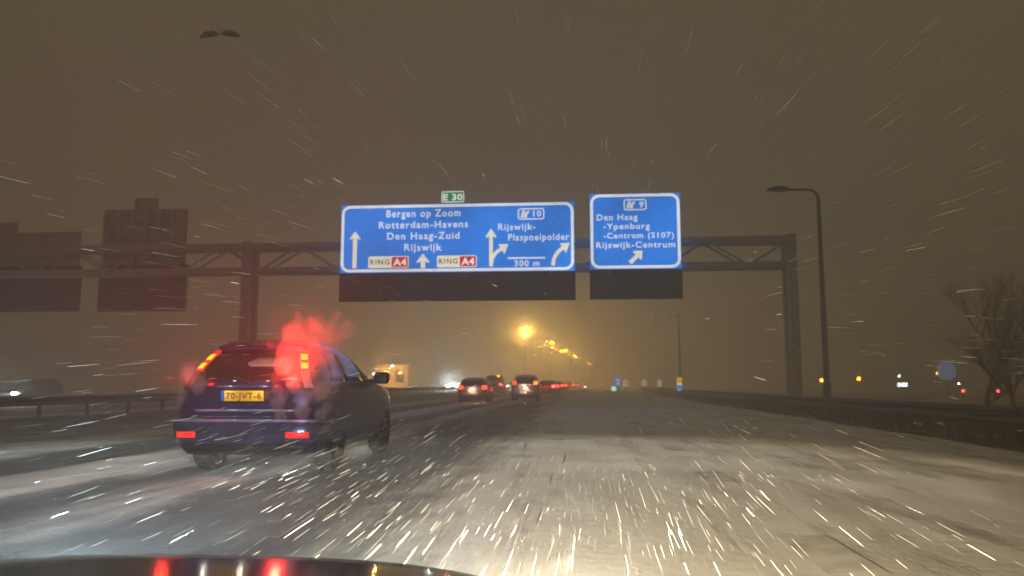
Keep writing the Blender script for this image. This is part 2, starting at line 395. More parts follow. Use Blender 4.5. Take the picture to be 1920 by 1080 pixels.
# ------------------------------------------------------------------ gantry
GY = 37.6
def g(px, py, Y=None):
    p = on_y(px, py, Y or GY); return p.x, p.z
zt = g(1400, 452, GY + 0.9)[1]; zb = g(1400, 499, GY + 0.9)[1]
xr = g(1484, 600, GY + 0.9)[0]; xl = g(466, 600, GY + 0.9)[0]
gan = empty('sign_gantry', ((xl + xr) / 2, GY + 0.9, 0), 'grey steel truss gantry on twin legs spanning the whole motorway', 'gantry')
ox, oy = (xl + xr) / 2, GY + 0.9
XL2 = xl - 21.0
b = MB()
for z in (zt, zb):
    for dy in (-0.45, 0.45):
        b.box(((XL2 + xr) / 2 - ox, dy, z), (xr - XL2 + 0.3, 0.24, 0.28))
b.build('chord', M['steel'], gan)
b = MB(); n = 24
for k in range(n):
    x0 = XL2 + (xr - XL2) * k / n - ox; x1 = XL2 + (xr - XL2) * (k + 1) / n - ox
    a, c = (zb, zt) if k % 2 else (zt, zb)
    for dy in (-0.45, 0.45): b.tube([(x0, dy, a), (x1, dy, c)], 0.055, 6)
    b.box((x0, 0, zt), (0.1, 0.9, 0.1)); b.box((x0, 0, zb), (0.1, 0.9, 0.1))
b.build('bracing', M['steel'], gan)
for x in (xr, xl, XL2):
    b = MB()
    for dy in (-0.45, 0.45): b.box((x - ox, dy, (zt + 0.25) / 2), (0.42, 0.34, zt + 0.2))
    for k in range(6): b.tube([(x - ox, -0.45, 0.5 + k * 1.15), (x - ox, 0.45, 1.3 + k * 1.15)], 0.05, 6)
    b.build('leg', M['steel'], gan)

def sign(name, label, corners, black_y, parts):
    """corners: pixel positions of the left, right, top and bottom edges of the blue face"""
    x0 = g(corners[0], (corners[2] + corners[3]) / 2)[0]; x1 = g(corners[1], (corners[2] + corners[3]) / 2)[0]
    xm = (corners[0] + corners[1]) / 2
    z1 = g(xm, corners[2])[1]; z0 = g(xm, corners[3])[1]; zk = g(xm, black_y)[1]
    root = empty(name, ((x0 + x1) / 2, GY, zk), label, 'road sign')
    mi = Matrix.Translation(-root.location)
    def part(mb, nm, m, parent=root):
        o = mb.build(nm, m, parent)
        if parent is root: o.data.transform(mi)
        else: o.data.transform(mi)
        return o
    b = MB(); b.prism(rrect(x0, z0, x1, z1, 0.03), GY, GY + 0.12); part(b, 'face_panel', M['blue'])
    b = MB(); ring(b, x0 + .03, z0 + .03, x1 - .03, z1 - .03, 0.42, 0.13, GY - 0.004); part(b, 'border', M['white'])
    b = MB(); b.box(((x0 + x1) / 2, GY + 0.10, (zk + z0) / 2 - 0.004), (x1 - x0 + .06, 0.14, z0 - zk - 0.008)); part(b, 'black_panel', M['black'])
    b = MB()
    for k in range(1, int((x1 - x0) / 1.45)): b.box((x0 + k * 1.45, GY - .001, (z0 + z1) / 2), (.014, .004, z1 - z0 - .1))
    part(b, 'panel_seam', M['seam'])
    parts(root, part, x0, x1, z0, z1)
    b = MB()
    for k in range(4):
        x = x0 + (x1 - x0) * (0.12 + 0.76 * k / 3); b.box((x, GY + 0.29, (z1 + zk) / 2), (0.12, 0.30, (z1 - zk) * 0.9))
    part(b, 'bracket', M['steel'])
    return root
YT = GY - 0.005
def text_px(mb, s, xa, xb, ycap, ybase, **k):
    """text between pixel columns xa..xb whose capitals run from ycap to ybase at its middle"""
    xm = (xa + xb) / 2
    put_text(mb, s, g(xa, ybase)[0], g(xb, ybase)[0], g(xm, ybase)[1], g(xm, ycap)[1], YT, **k)
def arrow_poly(pts_px): return [g(*p) for p in pts_px]
def poly(mb, pts, y=None):
    bm = bmesh.new(); vs = [bm.verts.new((x, 0, z)) for x, z in pts]; f = bm.faces.new(vs); f.normal_update()
    r = bmesh.ops.triangulate(bm, faces=[f]); bm.verts.index_update()
    mb.add([(v.co.x, YT if y is None else y, v.co.z) for v in bm.verts], [tuple(v.index for v in q.verts) for q in bm.faces]); bm.free()
def exit_badge(root, part, x0, x1, y0, y1, num, nx0, nx1):
    a = g(x0, y1); c = g(x1, y0)
    b = MB(); ring(b, a[0], a[1], c[0], c[1], 0.12, 0.055, YT); o = part(b, 'exit_badge', M['white'])
    h = y1 - y0; w0 = x0 + 4
    b = MB()
    poly(b, [g(*p) for p in ((w0 + 1, y1 - 4), (w0 + 4.6, y0 + 4), (w0 + 6.2, y0 + 4), (w0 + 5.6, y1 - 4))])
    poly(b, [g(*p) for p in ((w0 + 7, y1 - 4), (w0 + 6.9, y0 + 4), (w0 + 8.2, y0 + 4), (w0 + 11, y0 + 11), (w0 + 12.5, y0 + 8), (w0 + 11.5, y0 + 6.6), (w0 + 17, y0 + 4), (w0 + 16.2, y0 + 10.5), (w0 + 14.8, y0 + 9.2), (w0 + 13, y0 + 13.5), (w0 + 13.5, y1 - 4))])
    part(b, 'exit_symbol', M['cream'], o)
    b = MB(); text_px(b, num, nx0, nx1, y0 + 5, y1 - 6, bold=0.02); part(b, 'lettering', M['white'], o)
def ring_badge(root, part, x0, x1, y0, y1, xs_):
    a = g(x0, y1); c = g(x1, y0)
    b = MB(); poly(b, rrect(a[0], a[1], c[0], c[1], 0.09)); o = part(b, 'route_badge', M['cream'])
    d = g(xs_, y1 - 2); e = g(x1 - 1.5, y0 + 1.6)
    b = MB(); poly(b, rrect(d[0], d[1], e[0], e[1], 0.07), YT - 0.004); part(b, 'red_field', M['badgered'], o)
    b = MB(); xm = (x0 + xs_) / 2
    put_text(b, 'RING', g(x0 + 3.5, y1)[0], g(xs_ - 4, y1)[0], g(xm, y1 - 7)[1], g(xm, y0 + 6.5)[1], YT - 0.004, 0.012, 1.25); part(b, 'ring_lettering', M['darkink'], o)
    b = MB(); xm = (xs_ + x1) / 2
    put_text(b, 'A4', g(xs_ + 3, y1)[0], g(x1 - 4.5, y1)[0], g(xm, y1 - 4.8)[1], g(xm, y0 + 5)[1], YT - 0.008, 0.035, 1.1); part(b, 'lettering', M['white'], o)
def straight_arrow(x, ytip, ybase, hw, hh, sw, xb=None):
    xb = xb if xb is not None else x
    return [(x, ytip), (x + hw, ytip + hh), (x + hw * .82, ytip + hh * 1.1), (x + sw, ytip + hh * .86), (xb + sw, ybase), (xb - sw, ybase), (x - sw, ytip + hh * .86), (x - hw * .82, ytip + hh * 1.1), (x - hw, ytip + hh)]
def bend(x0, y0, x1, y1, w0, w1, tip):
    """curved shaft from the bottom (x0,y0) bending right to (x1,y1)"""
    L = []; Rr = []
    for k in range(9):
        t = k / 8; cx, cy_ = x0, y0 + (y1 - y0) * 0.62
        qx = (1 - t) ** 2 * x0 + 2 * t * (1 - t) * cx + t * t * x1; qy = (1 - t) ** 2 * y0 + 2 * t * (1 - t) * cy_ + t * t * y1
        dx = 2 * (1 - t) * (cx - x0) + 2 * t * (x1 - cx); dy = 2 * (1 - t) * (cy_ - y0) + 2 * t * (y1 - cy_); d = math.hypot(dx, dy) or 1
        wd = w0 + (w1 - w0) * t; L.append((qx + dy / d * wd, qy - dx / d * wd)); Rr.append((qx - dy / d * wd, qy + dx / d * wd))
    return L, Rr
def main_parts(root, part, x0, x1, z0, z1):
    for a in (('Bergen op Zoom', 724.5, 863.5, 393, 406.5), ('Rotterdam-Havens', 710.5, 877.5, 414.5, 427.5), ('Den Haag-Zuid', 726, 861.5, 435.5, 448.5), ('Rijswijk', 758, 828, 457, 470),
              ('Rijswijk-', 934, 1004, 419, 431.2), ('Plaspoelpolder', 953, 1067, 438, 450.5), ('300 m', 964.5, 1011.5, 488, 499)):
        b = MB(); text_px(b, *a); part(b, 'lettering', M['white'])
    b = MB(); poly(b, [g(*p) for p in ((952, 482.5), (1022.5, 481.8), (1022.5, 484.6), (952, 485.6))]); part(b, 'underline', M['white'])
    b = MB(); poly(b, arrow_poly(straight_arrow(666, 434, 503, 10.5, 14, 3.8, 664.5))); part(b, 'arrow', M['cream'])
    b = MB(); poly(b, arrow_poly(straight_arrow(793, 475.5, 502.5, 12.5, 16, 4.2))); part(b, 'arrow', M['cream'])
    b = MB(); poly(b, arrow_poly(straight_arrow(920.7, 428, 499.5, 10.5, 16.5, 3.5)))
    L, Rr = bend(921.5, 494, 941, 466, 3.2, 3.2, None)
    poly(b, arrow_poly(L + Rr[::-1]), YT - 0.003)
    poly(b, arrow_poly([(933.5, 458.2), (953.5, 457.5), (946, 477), (942.5, 470.5), (938.5, 463)]), YT - 0.005)
    part(b, 'arrow', M['cream'])
    b = MB(); L, Rr = bend(1037, 497.5, 1057, 463.5, 3.4, 3.4, None); poly(b, arrow_poly(L + Rr[::-1]))
    poly(b, arrow_poly([(1049, 456.6), (1068.5, 455.2), (1061, 475), (1057.5, 468), (1053.5, 461)]), YT - 0.003); part(b, 'arrow', M['cream'])
    exit_badge(root, part, 971, 1020.5, 390, 412, '10', 999.5, 1014.5)
    ring_badge(root, part, 690.5, 766.5, 480, 503, 734); ring_badge(root, part, 819, 894, 478.5, 501.5, 862)
def exit_parts(root, part, x0, x1, z0, z1):
    for a in (('Den Haag', 1119, 1195.5, 401.5, 413), ('-Ypenburg', 1131.5, 1218.5, 418.5, 429.5), ('-Centrum (S107)', 1131.5, 1263.5, 436, 446.5), ('Rijswijk-Centrum', 1118, 1266, 453, 464.5)):
        b = MB(); text_px(b, *a); part(b, 'lettering', M['white'])
    cx, cy_ = 1192.5, 481.5; ux, uy = 0.70, -0.71; vx, vy = 0.71, 0.70
    def q(a, c): return (cx + ux * a + vx * c, cy_ + uy * a + vy * c)
    b = MB(); poly(b, arrow_poly([q(17, 0), q(4.5, 11), q(1.5, 8.5), q(4, 3.8), q(-16, 3.8), q(-16, -3.8), q(4, -3.8), q(1.5, -8.5), q(4.5, -11)])); part(b, 'arrow', M['cream'])
    exit_badge(root, part, 1169.5, 1212, 373, 394.5, '9', 1198.5, 1207)
sign('road_sign', 'wide lit blue motorway sign with four destinations and lane arrows above black panel', (639, 1077, 381.5, 509.5), 564, main_parts)
sign('road_sign', 'smaller lit blue exit sign for exit 9 with one slanting arrow', (1106, 1276.5, 362.5, 504), 560.5, exit_parts)
# green E30 tab standing on the wide sign
a = g(827, 380.5); c = g(871, 357.5)
tb = MB(); tb.prism(rrect(a[0], a[1], c[0], c[1], 0.07), GY, GY + 0.08)
tab = tb.build('route_tab', M['green']); tag(tab, 'small green E 30 plate on top edge of the wide blue sign', 'route plate')
b = MB(); ring(b, a[0] + .02, a[1] + .02, c[0] - .02, c[1] - .02, 0.08, 0.045, GY - 0.004); b.build('border', M['white'], tab)
b = MB(); put_text(b, 'E 30', g(831, 375)[0], g(867, 375)[0], g(849, 375.5)[1], g(849, 363.5)[1], GY - 0.006, 0.03, 1.1); b.build('lettering', M['white'], tab)

# backs of the signs for the other carriageway
def sign_back(label, x0p, x1p, ytop, ymid, ybot, tabp):
    Y = GY + 1.75
    def h(px, py): return g(px, py, Y)
    xm = (x0p + x1p) / 2; x0 = h(x0p, ymid)[0]; x1 = h(x1p, ymid)[0]; z1 = h(xm, ytop)[1]; zm = h(xm, ymid)[1]; z0 = h(xm, ybot)[1]
    root = empty('reversed_sign', ((x0 + x1) / 2, Y, z0), label, 'road sign', 'sign backs over the other carriageway')
    o = root.location
    b = MB(); b.box(((x0 + x1) / 2 - o.x, 0, (z1 + zm) / 2 - o.z), (x1 - x0 - 0.25, 0.1, z1 - zm)); b.build('back_panel', M['signback'], root)
    b = MB(); b.box(((x0 + x1) / 2 - o.x, 0.02, (zm + z0) / 2 - o.z), (x1 - x0, 0.14, zm - z0 - 0.01)); b.build('black_panel', M['black'], root)
    k = 0; x = x0 + 0.25
    b = MB()
    while x < x1 - 0.2:
        b.box((x - o.x, -0.14, (z1 + zm) / 2 - o.z), (0.16, 0.16, (z1 - zm) * 0.97)); x += 0.72
    b.build('rib', M['steel'], root)
    if tabp:
        t0 = h(tabp[0], tabp[2]); t1 = h(tabp[1], ytop)
        b = MB(); b.box(((t0[0] + t1[0]) / 2 - o.x, 0, (t0[1] + t1[1]) / 2 - o.z), (t1[0] - t0[0], 0.08, t0[1] - t1[1])); b.build('tab_panel', M['signback'], root)
sign_back('dark back of a tall gantry sign with a small tab on top', 188, 352, 393, 497, 584, (254, 296, 372))
sign_back('dark back of a gantry sign cut off by the left edge of the photo', -130, 153, 437, 500, 585, (-60, 33, 419))

# ------------------------------------------------------------------ lamps
def point(name, loc, col, power, rad=0.15, parent=None):
    ld = bpy.data.lights.new(name, 'POINT'); ld.color = col; ld.energy = power; ld.shadow_soft_size = rad
    o = bpy.data.objects.new(name, ld); C.objects.link(o); o.location = loc
    if parent is not None: o.parent = parent
    return o
# unlit lamp post behind the right guard rail
pb = at_depth(1552, 760, 30.5); pt_ = at_depth(1527, 375, 30.5); pe = at_depth(1440, 352, 30.5)
root = empty('lamp_post', (pb.x, pb.y, 0), 'tall unlit lamp post with a short arm behind the right guard rail', 'lamp post')
H = pe.z - 0.05; ax = pe.x - pb.x
b = MB(); b.tube([(0, 0, 0), (0, 0, 1.2), (0, 0, 1.25), (0, 0, H - 0.5)], [0.16, 0.15, 0.12, 0.075], 10); b.build('pole', M['pole'], root, True)
b = MB(); b.tube([(0, 0, H - .52), (-.03, 0, H - .25), (-.16, 0, H - .07), (-.4, 0, H - .02), (ax * .6, 0, H)], [.07, .065, .06, .055, .05], 8); b.build('arm', M['pole'], root, True)
b = MB(); b.tube([(ax * .55, 0, H), (ax * .62, 0, H + .02), (ax * .8, 0, H + .03), (ax, 0, H)], [.05, .10, .13, .05], 10); b.build('lamp_head', M['pole'], root, True)
# slim dark pole further on
p0 = at_depth(1276, 735, 75)
root = empty('lamp_post', (p0.x, p0.y, 0), 'slim dark pole standing behind the yellow and blue marker sign', 'pole')
zt2 = at_depth(1275, 592, 75).z
b = MB(); b.tube([(0, 0, 0), (0, 0, zt2 * .5), (0, 0, zt2)], [.11, .09, .07], 8); b.build('pole', M['pole'], root, True)
b = MB(); b.box((0, 0, zt2 + .05), (.5, .3, .12), bev=.03); b.build('lamp_head', M['pole'], root)
# lamps hung from a span wire over the median, switched off
def cat_mast(p, label):
    r = empty('span_mast', (p[0], p[1], 0), label, 'mast', 'masts of the span wire')
    b = MB(); b.tube([(0, 0, 0), (0, 0, 9), (0, 0, p[2])], [.16, .13, .09], 10); b.build('pole', M['pole'], r, True)
    return r
lp = at_depth(412, 66, 41)
b = MB()
for dz in (1.1, 0.0): b.tube([(lp.x, -18, lp.z + .3 + dz), (lp.x, 25, lp.z + .13 + dz * .5), (lp.x, 41 + lp.y - 41, lp.z + .1 + dz * .35), (lp.x, 70, lp.z + .13 + dz * .5), (lp.x, 176, lp.z + .3 + dz)], .004, 5)
tag(b.build('span_wire', M['pole']), 'thin wires strung high above the central reservation carrying the unlit lamp', 'wire')
cat_mast((lp.x, 176, lp.z + 1.8), 'tall thin mast far behind the wide sign holding the span wire')
r = empty('hanging_lamp', (lp.x, lp.y, lp.z), 'unlit double headed lamp hanging high in the sky at upper left', 'lamp')
for s in (-1, 1):
    b = MB(); b.tube([(s * .12, 0, .05), (s * .35, 0, .10), (s * .75, 0, .06), (s * 1.10, 0, -.10)], [.08, .17, .17, .06], 10); b.build('lamp_head', M['pole'], r, True)
b = MB(); b.tube([(-.2, 0, .06), (.2, 0, .06)], .03, 8); b.tube([(0, 0, .06), (0, 0, .42)], .02, 6); b.build('hanger', M['pole'], r)

# lit sodium lamps of the median, curving away to the right
LAMPS = [(985, 617, 2, 'nearest and brightest twin headed amber motorway lamp'), (1032, 642, 1, 'single amber lamp just right of the brightest twin lamp'),
         (1056.5, 657, 2, 'second twin headed amber lamp of the receding row'), (1077, 668, 1, 'single amber lamp between the second and third twin lamps'),
         (1099, 678, 2, 'third twin headed amber lamp above the far blue gantry sign'), (1108.5, 683, 1, 'amber lamp right above the far blue gantry sign'),
         (1131, 691, 1, 'faint amber lamp right of the far blue gantry sign'), (1142, 697, 1, 'faintest and farthest amber lamp of the row')]
for px, py, nh, lab in LAMPS:
    D = 11.0 * F / (720 - py); p = at_depth(px, py, D); hz = p.z
    r = empty('street_lamp', (p.x, p.y, 0), lab, 'street lamp', 'amber lamps along the motorway')
    b = MB(); b.tube([(0, 0, 0), (0, 0, hz + .1)], [.14, .08], 6); b.build('pole', M['mast'], r)
    for s in ((-1, 1) if nh == 2 else (-1,)):
        dx = s * (0.62 + 0.0006 * D) if nh == 2 else 0.35
        b = MB(); b.tube([(0, 0, hz + .1), (dx, 0, hz + .14)], .04, 6); arm = b.build('arm', M['pole'], r)
        b = MB(); b.box((dx, 0, hz + .10), (.5, .75, .12), bev=.04); hd = b.build('lamp_head', M['pole'], r)
        b = MB(); b.box((dx, -.1, hz - .06), (.42 + .0006 * D, .62, .30), bev=.08); b.build('lens', M['sodium'], hd)
    point('sodium_light', (0, -0.6, hz - .7), (1.0, 0.60, 0.14), 19000 if nh == 2 else 14000, 0.3, r)

# ------------------------------------------------------------------ cars: one body surface, cut by height
def catmull(P, t):
    n = len(P); i = int(math.floor(t)); i = max(0, min(n - 2, i)); f = t - i
    p0 = P[max(i - 1, 0)]; p1 = P[i]; p2 = P[i + 1]; p3 = P[min(i + 2, n - 1)]
    return tuple(0.5 * ((2 * b) + (c - a) * f + (2 * a - 5 * b + 4 * c - d) * f * f + (3 * b - a - 3 * c + d) * f ** 3) for a, b, c, d in zip(p0, p1, p2, p3))
SUV = [  # z, rear y, front y, half width
    (.27, .16, 4.30, .82), (.36, .06, 4.42, .865), (.46, .02, 4.48, .895), (.58, .02, 4.50, .91), (.68, .05, 4.48, .912), (.80, .09, 4.44, .91), (.93, .10, 4.36, .905), (1.02, .105, 4.20, .895),
    (1.09, .12, 3.80, .875), (1.14, .145, 3.42, .855), (1.30, .25, 3.05, .790), (1.44, .40, 2.74, .715), (1.55, .55, 2.46, .645), (1.62, .70, 2.20, .56), (1.665, .90, 1.95, .45), (1.69, 1.2, 1.65, .24)]
HATCH = [(.20, .16, 4.0, .80), (.30, .05, 4.08, .84), (.42, .01, 4.12, .865), (.55, .02, 4.12, .875), (.66, .06, 4.08, .875), (.78, .09, 3.98, .87), (.88, .11, 3.7, .86), (.95, .13, 3.2, .84),
         (1.10, .24, 2.82, .79), (1.24, .36, 2.5, .73), (1.36, .48, 2.2, .67), (1.43, .62, 1.95, .58), (1.465, .85, 1.7, .45), (1.48, 1.1, 1.4, .22)]
VAN = [(.25, .10, 4.9, .86), (.38, .02, 5.0, .90), (.55, .0, 5.02, .93), (.75, .02, 5.0, .94), (.95, .04, 4.85, .94), (1.1, .05, 4.4, .94), (1.25, .06, 4.0, .93), (1.5, .07, 3.65, .91), (1.75, .08, 3.35, .88), (1.92, .10, 3.1, .85), (2.02, .16, 2.9, .79), (2.07, .4, 2.6, .62), (2.085, .8, 2.1, .3)]
class Shell:
    def __init__(s, table, sx=1, sy=1, sz=1):
        s.T = [(z * sz, a * sy, b * sy, c * sx) for z, a, b, c in table]
    def lev(s, z):
        T = s.T; z = max(T[0][0], min(T[-1][0], z))
        for i in range(len(T) - 1):
            if z <= T[i + 1][0]: return catmull(T, i + (z - T[i][0]) / (T[i + 1][0] - T[i][0]))
    def outline(s, z):
        _, yr, yf, wd = s.lev(z); L = yf - yr; k = min(1, L / 2.2)
        return [(0, yr), (.5 * wd, yr + .012), (.78 * wd, yr + .05 * k), (.925 * wd, yr + .14 * k), (.985 * wd, yr + .32 * k), (wd, yr + .32 * L), (wd, yr + .5 * L), (.99 * wd, yr + .70 * L),
                (.955 * wd, yf - .5 * k), (.86 * wd, yf - .2 * k), (.58 * wd, yf - .05 * k), (0, yf)]
    def P(s, t, z):
        sg = 1 if t >= 0 else -1; P = s.outline(z)
        Q = [(-P[1][0], P[1][1])] + P + [(-P[-2][0], P[-2][1])]
        x, y = catmull(Q, abs(t) + 1); return Vector((sg * max(0, x), y, z))
    def normal(s, t, z):
        e = 0.02; a = s.P(t + e, z) - s.P(t - e, z) if abs(t) > e else s.P(e, z) - s.P(-e, z); b = s.P(t, z + .01) - s.P(t, z - .01)
        n = a.cross(b); n.normalize(); c = s.P(t, z) - Vector((0, 2.0, z))
        return n if n.dot(c) > 0 else -n
    def tx(s, x, z):
        lo, hi = 0.0, 4.0
        for _ in range(24):
            m = (lo + hi) / 2
            if s.P(m, z).x < abs(x): lo = m
            else: hi = m
        return math.copysign((lo + hi) / 2, x)
    def ty(s, y, z, side=1):
        lo, hi = 2.0, 10.0
        for _ in range(24):
            m = (lo + hi) / 2
            if s.P(m, z).y < y: lo = m
            else: hi = m
        return side * (lo + hi) / 2
    def patch(s, tfun, z0, z1, off=.006, nt=10, nz=6, base=-.02):
        """panel lying on the shell; tfun(z) gives its two t limits; it has real thickness down into the body"""
        rows = []; inn = []
        for j in range(nz + 1):
            z = z0 + (z1 - z0) * j / nz; a, c = tfun(z); r = []; q = []
            for i in range(nt + 1):
                t = a + (c - a) * i / nt; p = s.P(t, z); n = s.normal(t, z); r.append(p + n * off); q.append(p + n * base)
            rows.append(r); inn.append(q)
        b = MB(); vs = [v for r in rows for v in r]; W = nt + 1; N0 = len(vs); vs += [v for r in inn for v in r]; fs = []
        for j in range(nz):
            for i in range(nt): fs.append((j * W + i, j * W + i + 1, (j + 1) * W + i + 1, (j + 1) * W + i))
        edge = [(0, i) for i in range(nt)] + [(j, nt) for j in range(nz)] + [(nz, nt - i) for i in range(nt)] + [(nz - j, 0) for j in range(nz)]
        for k in range(len(edge)):
            a = edge[k]; c = edge[(k + 1) % len(edge)]; ia = a[0] * W + a[1]; ic = c[0] * W + c[1]; fs.append((ia, N0 + ia, N0 + ic, ic))
        b.add(vs, fs); return b
    def body(s, wheels, rw, name, m, inner, parent, cut=True):
        T = s.T; nz = 34; ts = [-11 + 22 * k / 132 for k in range(132)]; b = MB(); z0, z1 = T[0][0], T[-1][0]
        zs = [z0 + (z1 - z0) * (j / nz) for j in range(nz + 1)]
        vs = []; fs = []; W = len(ts)
        for z in zs:
            for t in ts: vs.append(s.P(t, z))
        for j in range(nz):
            for i in range(W): fs.append((j * W + i, j * W + (i + 1) % W, (j + 1) * W + (i + 1) % W, (j + 1) * W + i))
        fs.append(tuple(range(W))[::-1]); fs.append(tuple(range(nz * W, (nz + 1) * W))); b.add(vs, fs)
        o = b.build(name, [m, inner], parent, True)
        if cut:
            cb = MB(); cb.m = 1
            for wy in wheels:
                for sg in (-1, 1):
                    M2 = Matrix.Translation((sg * .62, wy, rw * 1.0))
                    cb.lathe([(0.001, -.3), (rw * 1.2, -.3), (rw * 1.2, .6), (0.001, .6)], 28, M2 @ Matrix.Scale(sg, 4, (1, 0, 0)))
            co = cb.build('cutter', [m, inner])
            md = o.modifiers.new('arch', 'BOOLEAN'); md.operation = 'DIFFERENCE'; md.object = co; md.solver = 'EXACT'
            bpy.context.view_layer.update()
            dg = bpy.context.evaluated_depsgraph_get(); nm = bpy.data.meshes.new_from_object(o.evaluated_get(dg))
            o.modifiers.clear(); o.data = nm
            cm = co.data; bpy.data.objects.remove(co); bpy.data.meshes.remove(cm)
        return o
def wheel(parent, x, y, r, wd=.22, detail=True):
    t = MB(); sg = 1 if x > 0 else -1
    t.lathe([(r * .60, -wd / 2), (r * .9, -wd / 2), (r * .98, -wd * .38), (r, -wd * .2), (r, wd * .2), (r * .98, wd * .38), (r * .9, wd / 2), (r * .60, wd / 2), (r * .60, -wd / 2)], 28)
    if detail:
        for k in range(36):
            a = 2 * math.pi * k / 36; t.box((0, math.cos(a) * r * 1.0, math.sin(a) * r * 1.0), (wd * .7, .018, .018), Matrix.Rotation(a, 3, 'X'))
    w_ = t.build('wheel', M['tyre'], parent, True); w_.location = (x, y, r)
    if detail:
        c = MB(); c.lathe([(r * .60, -.05), (r * .60, sg * wd * .42), (r * .54, sg * wd * .45), (r * .50, sg * wd * .30), (r * .14, sg * wd * .36), (r * .10, sg * wd * .44), (.001, sg * wd * .45)], 28)
        for k in range(5):
            a = 2 * math.pi * k / 5 + .3; c.box((sg * wd * .36, math.cos(a) * r * .33, math.sin(a) * r * .33), (.03, r * .44, r * .13), Matrix.Rotation(a, 3, 'X'))
        c.build('rim', M['rim'], w_, True)
    return w_
def plate(parent, x, y, z, wd, ht, tilt, txt=None):
    b = MB(); b.box((0, 0, 0), (wd, .012, ht), bev=.004); o = b.build('number_plate', M['plate'], parent); o.location = (x, y, z); o.rotation_euler = (tilt, 0, 0)
    if txt:
        b = MB(); b.box((-wd / 2 - .002 + .021, -.0075, 0), (.042, .004, ht * .99)); b.build('blue_band', M['plateblue'], o)
        b = MB(); put_text(b, txt, -wd / 2 + .062, wd / 2 - .03, -ht * .31, ht * .31, -.0095, .018, 1.15); b.build('lettering', M['ink'], o)
    return o

# ---- the dark blue suv in the next lane
X = lambda px, py, D: at_depth(px, py, D)
sp = at_depth(450, 800, 9.75)
suv = empty('suv', (sp.x, sp.y, 0.04), 'dark blue sport utility car with red lamps and yellow plate, nearest car ahead', 'car')
S = Shell(SUV, 1.02)
S.body((0.98, 3.6), .355, 'body', M['suv'], M['trim'], suv)
for wx in (-.80, .80):
    for wy in (.98, 3.6): wheel(suv, wx, wy, .36)
def rx(lo, hi): return lambda z: (S.tx(lo(z), z), S.tx(hi(z), z))
S.patch(rx(lambda z: -.70 + (z - 1.12) * .42, lambda z: .70 - (z - 1.12) * .42), 1.14, 1.52, .008, 16, 8).build('rear_window', M['glass'], suv, True)
for sg in (-1, 1):
    S.patch(lambda z: (S.ty(.72 + (z - 1.1) * .55, z, sg), S.ty(1.32, z, sg)), 1.15, 1.50, .006, 5, 6).build('side_window', M['glass'], suv, True)
    S.patch(lambda z: (S.ty(1.40, z, sg), S.ty(2.28, z, sg)), 1.15, 1.51, .006, 6, 6).build('side_window', M['glass'], suv, True)
    S.patch(lambda z: (S.ty(2.36, z, sg), S.ty(3.18 - (z - 1.1) * 1.9, z, sg)), 1.15, 1.50, .006, 6, 6).build('side_window', M['glass'], suv, True)
    b = S.patch(lambda z: (S.ty(1.30, z, sg), S.ty(1.305, z, sg)), .5, 1.1, .004, 1, 4); b.build('door_seam', M['trim'], suv)
    # mirrors
    b = MB(); b.box((sg * 1.02, 2.82, 1.20), (.24, .14, .18), bev=.05); b.box((sg * .89, 2.84, 1.15), (.12, .06, .06)); b.build('wing_mirror', M['trim'], suv, True)
    # lamps
    lo, hi = .60, .735
    def lampx(z, sg=sg):
        c = .765 - (z - 1.1) * .46
        a = c - .058; e = c + .030
        return (sg * 2.05 if 0 else S.tx(sg * min(a, S.lev(z)[3] * .9), z), S.tx(sg * min(e, S.lev(z)[3] * .965), z))
    lamp = S.patch(lampx, 1.27, 1.52, .016, 5, 6).build('tail_lamp', M['red'], suv, True)
    low = S.patch(lampx, 1.06, 1.26, .016, 5, 6).build('reversing_lamp', M['clear'] if sg > 0 else M['dimred'], suv, True)
    for z0 in (1.29, 1.40):
        S.patch(lambda z: tuple(v + (.06 if i == 0 else -.06) * sg for i, v in enumerate(lampx(z))), z0, z0 + .065, .024, 4, 3).build('bulb', M['core'], lamp, True)
    S.patch(lambda z: (S.tx(sg * .56, z), S.tx(sg * .80, z)), .475, .535, .04, 6, 2).build('reflector', M['reflector'], suv, True)
S.patch(lambda z: (-4.35, 4.35), .38, .66, .026, 40, 5).build('bumper', M['bumper'], suv, True)
M['ledge'] = mat('pale bumper ledge', (.34, .38, .75), .28, .5, .3, 6, 0, .6)  # bluish highlight painted as pale strips on bumper lip and tailgate
S.patch(lambda z: (-3.0, 3.0), .645, .672, .045, 30, 2, base=.0).build('bumper_ledge', M['ledge'], suv, True)
S.patch(rx(lambda z: -.62, lambda z: .62), .775, .80, .016, 12, 2).build('tailgate_crease', M['ledge'], suv, True)
S.patch(lambda z: (-2.6, 2.6), .28, .385, .03, 20, 2).build('lower_bumper', M['trim'], suv, True)
S.patch(rx(lambda z: -.33, lambda z: .33), .87, 1.06, .004, 8, 3).build('plate_recess', M['trim'], suv, True)
S.patch(rx(lambda z: -.40, lambda z: .40), 1.065, 1.10, .022, 10, 2).build('handle_strip', M['bumper'], suv, True)
S.patch(rx(lambda z: -.58, lambda z: .58), .70, .72, .012, 12, 2).build('tailgate_crease', M['bumper'], suv, True)
plate(suv, -.02, .085, .965, .53, .125, R(2), '70-JVT-6')
S.patch(rx(lambda z: -.56 + (z - 1.55) * 1.0, lambda z: .56 - (z - 1.55) * 1.0), 1.545, 1.625, .05, 16, 3).build('spoiler', M['suv'], suv, True)
b = MB(); b.box((0.0, .575, 1.60), (.22, .05, .03), Matrix.Rotation(R(-40), 3, 'X'), bev=.008); b.build('high_brake_lamp', M['dimred'], suv)
b = MB(); b.tube([(.05, .10, 1.11), (.04, .085, 1.14), (-.28, .185, 1.22)], .012, 6); b.build('wiper', M['trim'], suv)
M['oldsnow'] = mat('thin snow film', (0.40, 0.39, 0.37), 0.9, 0, 0.2, 8, 0.5)
